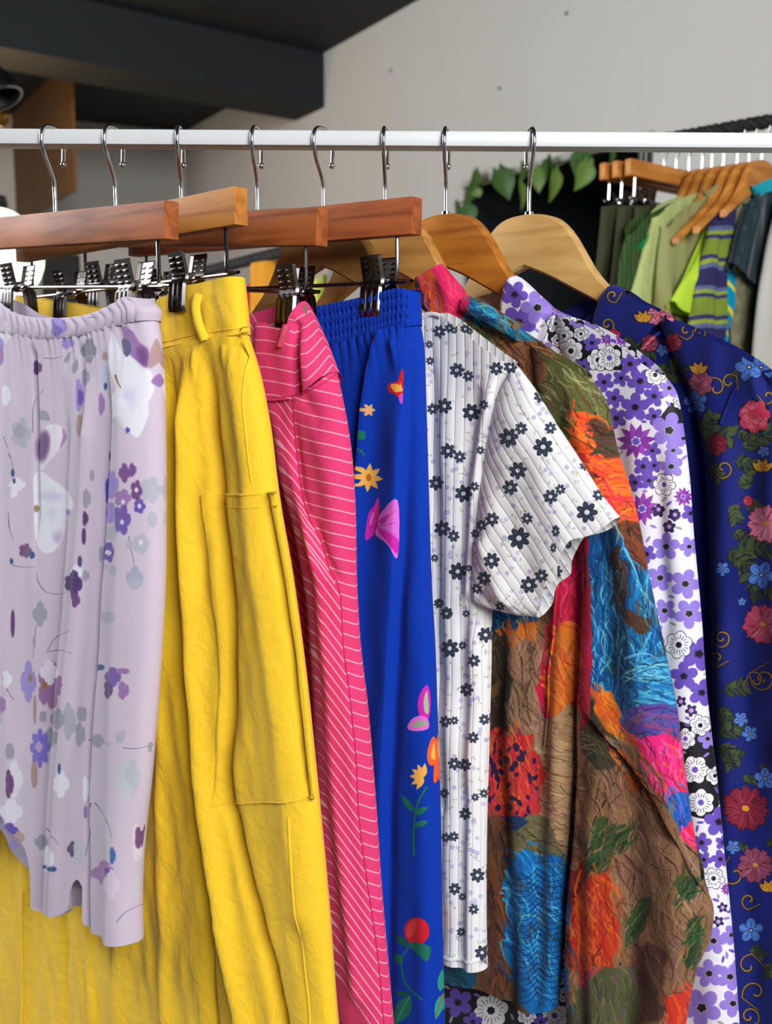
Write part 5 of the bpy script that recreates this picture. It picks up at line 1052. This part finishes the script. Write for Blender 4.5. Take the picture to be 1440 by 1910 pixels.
for m, s, L in ((Q6, 2.667, [(740, 430, 130, 20), (700, 380, 120, 60), (840, 560, 170, 10), (930, 490, 90, 60), (1060, 860, 200, 10), (1080, 900, 150, -60), (1270, 960, 190, -30), (1240, 1010, 130, 10), (1290, 1170, 120, -70), (1130, 1010, 120, 60), (1260, 860, 100, 30), (1220, 600, 60, -30)]), (Q7, 3.6, [(1160, 330, 160, 20), (1170, 430, 260, 0), (1250, 420, 240, 80), (1130, 440, 200, 40), (1280, 90, 200, 60), (1180, 120, 160, 80), (1090, 1400, 200, -10), (1080, 1480, 190, 60), (1050, 1700, 240, -20), (1060, 1760, 200, 30), (1290, 640, 160, 70), (1380, 700, 120, 40)]), (Q8, 3.6, [(1080, 60, 150, 20), (1120, 90, 120, 70), (1230, 250, 110, 10), (1390, 690, 100, 0), (1290, 1380, 130, 40), (1190, 700, 90, 20), (1420, 1480, 120, 90), (1360, 150, 90, 60)])):
    for x, y, l, a in L: X, Yy = m(x, y); spray(X, Yy, l / s, a, 4, None, l / s * .17)
for m, s, L in ((Q6, 2.667, [(622, 335, 40, 0, 1.3, 1), (650, 190, 36, 60, 1.0, -1), (1015, 365, 42, 20, 1.2, 1), (1160, 650, 56, 200, .9, -1), (1230, 620, 44, 0, .9, 1), (1200, 1050, 50, 100, 1.0, 1), (1420, 690, 40, 180, .8, 1)]), (Q7, 3.6, [(1105, 1045, 70, 0, 1.5, 1), (1075, 1180, 60, 90, 1.0, -1), (1385, 1320, 90, 30, 1.5, 1), (1330, 1330, 60, 200, .9, -1)]), (Q8, 3.6, [(1190, 900, 90, 250, .8, 1), (1290, 1080, 60, 60, .9, -1), (1290, 1520, 80, 0, .8, 1), (1330, 1700, 90, 120, .9, -1), (1290, 1860, 70, 0, 1.1, 1)])):
    for x, y, r, a, tn, f in L: X, Yy = m(x, y); scroll(X, Yy, r / s, a, tn, f)
Hm(Q6, 2.667, rose, [(945, 425, 46, ROS, CRI, (206, 72, 104)), (650, 395, 40, ROS, CRI, (200, 70, 100)), (860, 290, 44, PK, CRI, (232, 140, 164)), (835, 425, 42, (180, 70, 100), CRI, (210, 100, 130)), (1085, 625, 62, (150, 70, 100), CRI, (190, 100, 130)), (1355, 790, 80, (190, 50, 80), CRI, (220, 96, 120)), (1165, 930, 54, CRI, (60, 10, 30), (160, 40, 70)), (1322, 1210, 26, ROS, CRI, (210, 80, 110))])
Hm(Q6, 2.667, tulip, [(800, 300, 36), (1075, 555, 36), (1395, 1040, 40)]); Hm(Q6, 2.667, bfl, [(1328, 545, 72), (895, 460, 32), (1400, 965, 30), (1060, 720, 60)])
Hm(Q7, 3.6, carn, [(1400, 275, 125, (218, 120, 150), (150, 50, 80), (240, 176, 192)), (1380, 950, 135, (206, 76, 104), CRI, (228, 130, 150))]); Hm(Q7, 3.6, bfl, [(1370, 620, 95), (1232, 1590, 52), (1292, 1685, 56), (1110, 580, 50), (1240, 800, 30)])
Hm(Q8, 3.6, carn, [(1265, 460, 165, (140, 34, 60), (70, 10, 34), (180, 66, 90), .9, 30), (1330, 840, 120, (150, 74, 104), CRI, (190, 110, 136))]); Hm(Q8, 3.6, bfl, [(1395, 260, 75), (1300, 1280, 84), (1180, 720, 50)]); Hm(Q8, 3.6, tulip, [(1420, 990, 50)])
for i in range(26):
    x, y = rg.uniform(1460, 1555), rg.uniform(700, 1950); rg.choice((bfl, tulip))(x, y, rg.uniform(14, 24))
for sb in cv.subs: sb.a *= .9
cv.grain(.008, 4)
cv.finish(rough=.7, weave=1500, weave_s=.08, spec=.2)

# ------------------------------------------------------------------ background: rope-wrapped rack of green clothes at the right
R0 = np.array([0.654, 1.80, 1.772]); RD = np.array([-0.72, 0.694, 0.0])
M['rope'] = plain('black_rope', (22, 22, 23), .7, 0, .4)
def rope(parent, a, b, r=.011, name='rope_strand'):
    a, b = np.asarray(a, float), np.asarray(b, float); L = np.linalg.norm(b - a); ax = (b - a) / L; e1 = np.cross(ax, (0, 0, 1)); e1 /= np.linalg.norm(e1); e2 = np.cross(ax, e1)
    n = int(L / .006)
    for k in range(3):
        bm = bmesh.new(); P = []
        for i in range(n + 1): g = 2 * math.pi * (i * .006 / .045 + k / 3); P.append(tuple(a + ax * L * i / n + (e1 * math.cos(g) + e2 * math.sin(g)) * r * .55))
        add_tube(bm, P, r * .62, 7); bm_obj(name, bm, M['rope'], parent, True)
t = thing('rope_rack', (R0[0], R0[1], 0), 'black rope-wrapped clothes rack holding the green garments behind at right', 'clothes rack')
rope(t, np.array([0, 0, R0[2]]) - RD * .55, np.array([0, 0, R0[2]]) + RD * .24)
for s in (-.55, .24):
    bm = bmesh.new(); q = RD * s; add_tube(bm, [(q[0], q[1], 0), (q[0], q[1], R0[2] + .01)], .012, 10); bm_obj('upright', bm, M['black'], t, True)
    bm = bmesh.new(); e = np.array([.694, .72, 0]) * .25; add_tube(bm, [tuple(q - e + (0, 0, .012)), tuple(q + e + (0, 0, .012))], .012, 10); bm_obj('foot', bm, M['black'], t, True)
def rack_frame(px, th=130):
    lo, hi = -.6, .6
    for _ in range(40):
        m = (lo + hi) / 2; x, _y = to_px(R0 + RD * m)
        if x > px: lo = m
        else: hi = m
    return Frame(R0 + RD * lo, th)
M['rack_wood'] = wood('honey_hanger_wood', (206, 138, 62), (166, 100, 38), (.766, .643), grain=30)
GRP = 'clothes hangers on the rope rack'
for i, (px, lab) in enumerate(((1240, 'farthest wooden clip hanger on the rope rack holding dark olive trousers'), (1263, 'middle wooden clip hanger on the rope rack'), (1287, 'front wooden clip hanger on the rope rack, longest in view'))):
    fr = rack_frame(px); t = thing('clip_hanger', tuple(fr.o), lab, 'hanger', 'clip hangers on the rope rack'); make_hook(t, 30)
    bm = bmesh.new(); add_box(bm, (fr.d, fr.n, (0, 0, 1)), (0, 0, -.078), (.178, .0068, .0145), .003); bm_obj('bar', bm, M['rack_wood'], t, True)
    P = [(-.158, -.09), (-.158, -.122), (-.15, -.128), (.15, -.128), (.158, -.122), (.158, -.09)]
    bm = bmesh.new(); add_tube(bm, [fr.pt(u, 0, z) for u, z in smooth_pts(P, 40)], .0018, 6); bm_obj('clip_rod', bm, M['chrome'], t, True)
    for u in (-.12, .1):
        bm = bmesh.new(); add_tube(bm, [fr.pt(u - .009, 0, -.128), fr.pt(u + .009, 0, -.128)], .003, 8); c = bm_obj('clip', bm, M['chrome'], t, True)
        jaw(fr, c, u, -.128, 1); jaw(fr, c, u, -.128, -1)
LB = ('second', 'third', 'fourth', 'fifth', 'sixth', 'seventh')
HG = {}
for i, (px, lab) in enumerate(((1312, 'wooden shoulder hanger in the dark green ribbed cardigan on the rope rack'), (1330, 'wooden shoulder hanger in the pale green waffle sweater'), (1352, 'wooden shoulder hanger in the sage shirt on the rope rack'), (1378, 'wooden shoulder hanger in the lime top on the rope rack'), (1400, 'wooden shoulder hanger in the patchwork knit on the rope rack'), (1424, 'wooden shoulder hanger in the teal velvet top'))):
    fr = rack_frame(px); HG[i] = fr
    shoulder_hanger(fr, 30, lab, None, None, 'shoulder hangers on the rope rack', mat=M['rack_wood'], curve=0, arm=(.10, .10, .09, .21, .15, .11)[i])

def stripes_mat(name, cols, scale, axis='Z', dist=2.0):
    m, N, L, p = new_mat(name); p.inputs['Roughness'].default_value = .9; p.inputs['Specular IOR Level'].default_value = .1
    tc = N.new('ShaderNodeTexCoord'); wv = N.new('ShaderNodeTexWave'); wv.bands_direction = axis; wv.inputs['Scale'].default_value = scale; wv.inputs['Distortion'].default_value = dist; wv.inputs['Detail'].default_value = 3
    L.new(tc.outputs['Object'], wv.inputs['Vector']); r = N.new('ShaderNodeValToRGB'); r.color_ramp.interpolation = 'CONSTANT'
    e = r.color_ramp.elements; e[0].color = lin(cols[0]); e[1].color = lin(cols[1]); e[1].position = 1 / len(cols)
    for i in range(2, len(cols)): k = e.new(i / len(cols)); k.color = lin(cols[i])
    L.new(wv.outputs['Fac'], r.inputs[0]); L.new(r.outputs[0], p.inputs['Base Color']); return m
def back_garment(name, label, cat, fr, mat, parts, group=None):
    t = thing(name, tuple(fr.o), label, cat, group)
    for nm, T, B, Lm, Rm, folds, wo in parts:
        piece(nm, fr, t, mat if not isinstance(mat, dict) else mat[nm], T, B, Lm, Rm, 40, 60, Relief(fr, .014, .02, folds, .0012, len(nm) + int(T[0][0]), wo), .012)
    return t
olive = cloth('dark_olive_cloth', (58, 62, 40), rough=.9)
for i, (px, dx) in enumerate(((1240, 0), (1263, 30), (1287, 62))):
    back_garment('olive_trousers', ('dark olive trousers at the far end of the rope rack', 'dark olive trousers, second from the far end of the rope rack', 'dark olive trousers nearest the green cardigan on the rope rack')[i], 'trousers', rack_frame(px), olive,
        [('leg', [(1121 + dx, 386), (1140 + dx, 384), (1200 + dx * .8, 386)], [(1085 + dx, 760), (1130 + dx, 765), (1185 + dx * .8, 760)], [(1112 + dx, 480), (1098 + dx, 600)], [(1195 + dx * .8, 560)], [([(1150 + dx, 390), (1138 + dx, 560), (1125 + dx, 760)], 9, -7), ([(1132 + dx, 390), (1115 + dx, 560)], 9, 5)], .0)], 'olive trousers on the rope rack')
kn = stripes_mat('dark_green_rib', ((66, 92, 52), (50, 74, 40)), 40, 'X', 0)
back_garment('ribbed_cardigan', 'dark green ribbed cardigan hanging on the rope rack', 'cardigan', HG[0], kn, [('body', [(1166, 440), (1190, 410), (1240, 382), (1290, 360)], [(1142, 760), (1200, 765), (1290, 760)], [(1154, 490), (1147, 600)], [(1290, 560)], [([(1185, 450), (1172, 560), (1165, 760)], 8, -6), ([(1165, 470), (1155, 760)], 8, 5)], -.004)])
back_garment('emerald_top', 'bright emerald green top glimpsed between cardigan and pale sweater', 'top', rack_frame(1321), cloth('emerald_cotton', (18, 130, 62)), [('body', [(1178, 462), (1196, 440), (1230, 405), (1290, 370)], [(1192, 600), (1240, 610), (1290, 600)], [(1190, 490)], [], [], -.004)])
wf_ = cloth('pale_green_waffle', (176, 188, 122), rough=.95, weave=320, weave_s=.9)
back_garment('waffle_sweater', 'pale green waffle knit sweater on the rope rack', 'sweater', HG[1], wf_, [('body', [(1213, 407), (1240, 384), (1270, 368), (1298, 358)], [(1150, 770), (1190, 775), (1290, 770)], [(1198, 460), (1180, 530), (1162, 590)], [(1300, 400), (1300, 600)], [([(1230, 410), (1224, 480), (1216, 560), (1205, 770)], 7, -7), ([(1212, 430), (1195, 540), (1180, 770)], 10, 5)], 0)])
back_garment('sage_shirt', 'sage green shirt with a flat collar on the rope rack', 'shirt', HG[2], cloth('sage_linen', (150, 152, 100), wrinkle=.3, wr_scale=20), [('body', [(1232, 428), (1256, 402), (1300, 372), (1345, 345)], [(1205, 770), (1260, 775), (1330, 770)], [(1224, 490), (1216, 580)], [(1350, 480), (1340, 600)], [([(1252, 430), (1245, 560), (1240, 770)], 8, 6), ([(1275, 420), (1262, 560), (1255, 770)], 9, -6)], 0), ('collar', [(1312, 357), (1335, 343), (1352, 331)], [(1322, 384), (1345, 368), (1362, 352)], [], [], [], .016)])
back_garment('lime_top', 'bright lime green short sleeved top on the rope rack', 'top', HG[3], cloth('lime_cotton', (186, 222, 62), wrinkle=.2, wr_scale=20), [('sleeve', [(1326, 388), (1338, 378), (1352, 370)], [(1249, 562), (1262, 575), (1278, 588)], [(1312, 430), (1292, 480), (1268, 526)], [(1345, 430), (1316, 490), (1295, 550)], [([(1320, 470), (1300, 520)], 6, 4, 6)], .004), ('body', [(1330, 392), (1345, 380), (1375, 360)], [(1280, 770), (1320, 775), (1370, 770)], [(1312, 480), (1295, 600)], [], [], -.006)])
pk_ = stripes_mat('patchwork_knit', ((128, 150, 58), (58, 58, 108), (150, 168, 60), (96, 108, 150), (52, 50, 96)), 3.0, 'Z', 3.0)
back_garment('patchwork_knit', 'patchwork knit of green, navy and pale blue bands on the rope rack', 'sweater', HG[4], pk_, [('body', [(1325, 400), (1342, 392), (1362, 384), (1400, 366)], [(1270, 770), (1320, 775), (1400, 770)], [(1315, 440), (1302, 500), (1285, 580)], [(1395, 560)], [([(1350, 420), (1345, 520), (1330, 770)], 8, -6)], .0)])
back_garment('graphic_tee', 'turquoise top with yellow printed shapes peeping from the rope rack', 'top', rack_frame(1408), stripes_mat('turquoise_yellow_print', ((0, 150, 190), (226, 214, 20), (0, 140, 180)), 8, 'DIAGONAL', 1.0), [('body', [(1340, 520), (1356, 500), (1400, 480)], [(1328, 770), (1345, 775), (1400, 770)], [(1336, 580)], [], [], -.004)])
back_garment('mottled_shirt', 'brown and teal mottled shirt on the rope rack', 'shirt', rack_frame(1414), plain('mottled_print', (112, 110, 88), .9, 0, .1, .5, 60), [('body', [(1366, 392), (1378, 372), (1430, 345)], [(1352, 770), (1372, 775), (1430, 770)], [(1362, 470), (1354, 600)], [], [([(1372, 400), (1368, 600), (1366, 770)], 5, -5)], -.002)])
vel = cloth('teal_velvet', (4, 38, 50), rough=.5, sheen=.5, spec=.2)
back_garment('velvet_top', 'dark teal velvet short sleeved top at the near end of the rope rack', 'top', HG[5], {'sleeve': vel, 'body': vel, 'turquoise_neck': cloth('turquoise_jersey', (24, 160, 180))},
    [('sleeve', [(1386, 380), (1405, 362), (1440, 348)], [(1357, 490), (1385, 515), (1412, 545)], [(1372, 430)], [(1440, 430), (1425, 500)], [([(1415, 380), (1400, 460), (1390, 510)], 8, 5), ([(1395, 420), (1385, 470)], 5, -4)], .006), ('body', [(1400, 380), (1430, 360), (1470, 350)], [(1382, 770), (1410, 775), (1470, 770)], [(1394, 500), (1388, 620)], [], [([(1408, 520), (1402, 770)], 6, 6)], -.004), ('turquoise_neck', [(1398, 348), (1420, 338), (1460, 326)], [(1406, 372), (1425, 360), (1462, 350)], [], [], [], .014)])
back_garment('pale_grey_coat', 'pale grey garment at the right edge in front of the teal velvet', 'coat', rack_frame(1470), cloth('pale_grey_wool', (196, 194, 188), rough=.95), [('body', [(1447, 380), (1470, 366), (1530, 340)], [(1396, 770), (1430, 775), (1530, 770)], [(1428, 460), (1412, 560), (1402, 660)], [], [([(1440, 460), (1428, 600), (1420, 770)], 8, -6)], .0)])

# ------------------------------------------------------------------ rack far behind, glimpsed between the hangers
za = at_y(375, 508, 2.5); zb = at_z(535, 468, za[2])
t = thing('rope_rack', (za[0], za[1], 0), 'black rope-wrapped rail glimpsed between the clip hangers', 'clothes rack')
ax = (zb - za) / np.linalg.norm(zb - za); rope(t, np.array([0, 0, za[2]]) - ax * .5, np.array([0, 0, za[2]]) + ax * .7)
for s in (-.5, .7):
    bm = bmesh.new(); q = ax * s; add_tube(bm, [(q[0], q[1], 0), (q[0], q[1], za[2])], .012, 8); bm_obj('upright', bm, M['black'], t, True)
def far_frame(px): 
    lo, hi = -.5, .9
    for _ in range(40):
        m = (lo + hi) / 2; x, _y = to_px(za + ax * m)
        if x < px: lo = m
        else: hi = m
    return Frame(za + ax * lo, 70)
for px, col, T, B, lab in ((455, (196, 36, 34), [(452, 545), (470, 528), (490, 512)], [(440, 760), (470, 765), (500, 760)], 'red top on the rail behind the yellow skirt'), (500, (206, 140, 40), [(470, 494), (490, 488), (524, 486)], [(468, 760), (490, 765), (525, 760)], 'ochre top on the rail behind the clip hangers'), (585, (196, 206, 92), [(572, 560), (588, 524), (612, 512)], [(565, 800), (590, 800), (620, 800)], 'yellow green top glimpsed behind the shoulder hangers')):
    back_garment('hanging_top', lab, 'top', far_frame(px), cloth('back_top_%d' % px, col), [('body', T, B, [], [], [], 0)])

# dark door at the far left
dq = [at_y(76, 474, 5.2), at_y(143, 474, 5.2)]
o = quad_slab('door_1', [(dq[0][0], 5.2, 0), (dq[1][0], 5.2, 0), (dq[1][0], 5.2, dq[0][2]), (dq[0][0], 5.2, dq[0][2])], .05, (0, -1, 0), M['charcoal'])

# ------------------------------------------------------------------ trailing pothos along the dark opening
M['leaf'] = plain('pothos_leaf', (52, 92, 36), .45, 0, .4, .25, 30)
M['leaf2'] = plain('pothos_leaf_pale', (92, 124, 50), .45, 0, .4, .25, 30)
M['vine'] = plain('vine_stem', (84, 104, 50), .6)
def wall_pt(px, py, out=.05):
    r = rays((px, py))[0]; k = ((W0 + WN * out - CAM) * np.array([1, 1, 0])) @ WN / (r @ WN); return CAM + r * k
def leaf_mesh(mat):
    bm = bmesh.new(); n = 9; rows = []
    for i in range(n):
        y = i / (n - 1); hw = .5 * (math.sin(math.pi * (y * .93 + .07) ** .62)) * (1 - .12 * y); row = []
        for j in range(5):
            x = (j - 2) / 2 * hw; row.append(bm.verts.new((x, .10 * abs(x) * 2 + .08 * math.sin(y * 3), -y + (.10 * (1 - y) ** 3) * (abs(j - 2) == 1) * 2)))
        rows.append(row)
    for i in range(n - 1):
        for j in range(4): bm.faces.new([rows[i][j], rows[i][j + 1], rows[i + 1][j + 1], rows[i + 1][j]])
    me = bpy.data.meshes.new('leaf'); bm.to_mesh(me); bm.free(); me.polygons.foreach_set('use_smooth', [True] * len(me.polygons)); me.materials.append(mat); return me
LM = [leaf_mesh(M['leaf']), leaf_mesh(M['leaf2'])]
S2 = lambda x, y: (820 + x / 4.5, 230 + y / 4.5)
org = wall_pt(*S2(800, 380)); t = thing('pothos_vine', tuple(org), 'trailing green pothos vine along the top of the dark opening', 'plant')
vp = [wall_pt(*S2(x, y), .04) - org for x, y in ((130, 690), (220, 640), (290, 540), (480, 480), (640, 420), (790, 390), (900, 330), (1000, 350), (1130, 280), (1250, 240), (1400, 200))]
bm = bmesh.new(); add_tube(bm, [tuple(p) for p in smooth_pts(vp, 60)], .003, 6); bm_obj('vine', bm, M['vine'], t, True)
rg = random.Random(4)
for x, y, l, tilt, k in ((295, 400, 130, 5, 0), (270, 500, 130, 20, 0), (490, 395, 170, -18, 0), (690, 335, 120, 35, 0), (910, 280, 120, 10, 0), (800, 380, 130, -5, 1), (960, 400, 170, 8, 1), (1180, 240, 150, 10, 0), (1240, 330, 160, 25, 1), (670, 510, 150, 0, 1), (345, 570, 60, 80, 1), (135, 665, 130, 15, 0), (225, 690, 120, -10, 0), (1155, 330, 150, -10, 0), (1440, 190, 110, 20, 0), (860, 345, 90, -60, 0)):
    p = wall_pt(*S2(x, y), .05 + .02 * rg.random()); o = bpy.data.objects.new('leaf', LM[k]); COL.objects.link(o); o.parent = t; o.location = p - org
    s = l / 4.5 / F * p[1]; s *= 1.5; o.scale = (s * .9, s * .9, s); o.rotation_euler = (rg.uniform(-.2, .3), math.radians(tilt), math.atan2(WN[1], WN[0]) + math.pi / 2 + rg.uniform(-.6, .6))
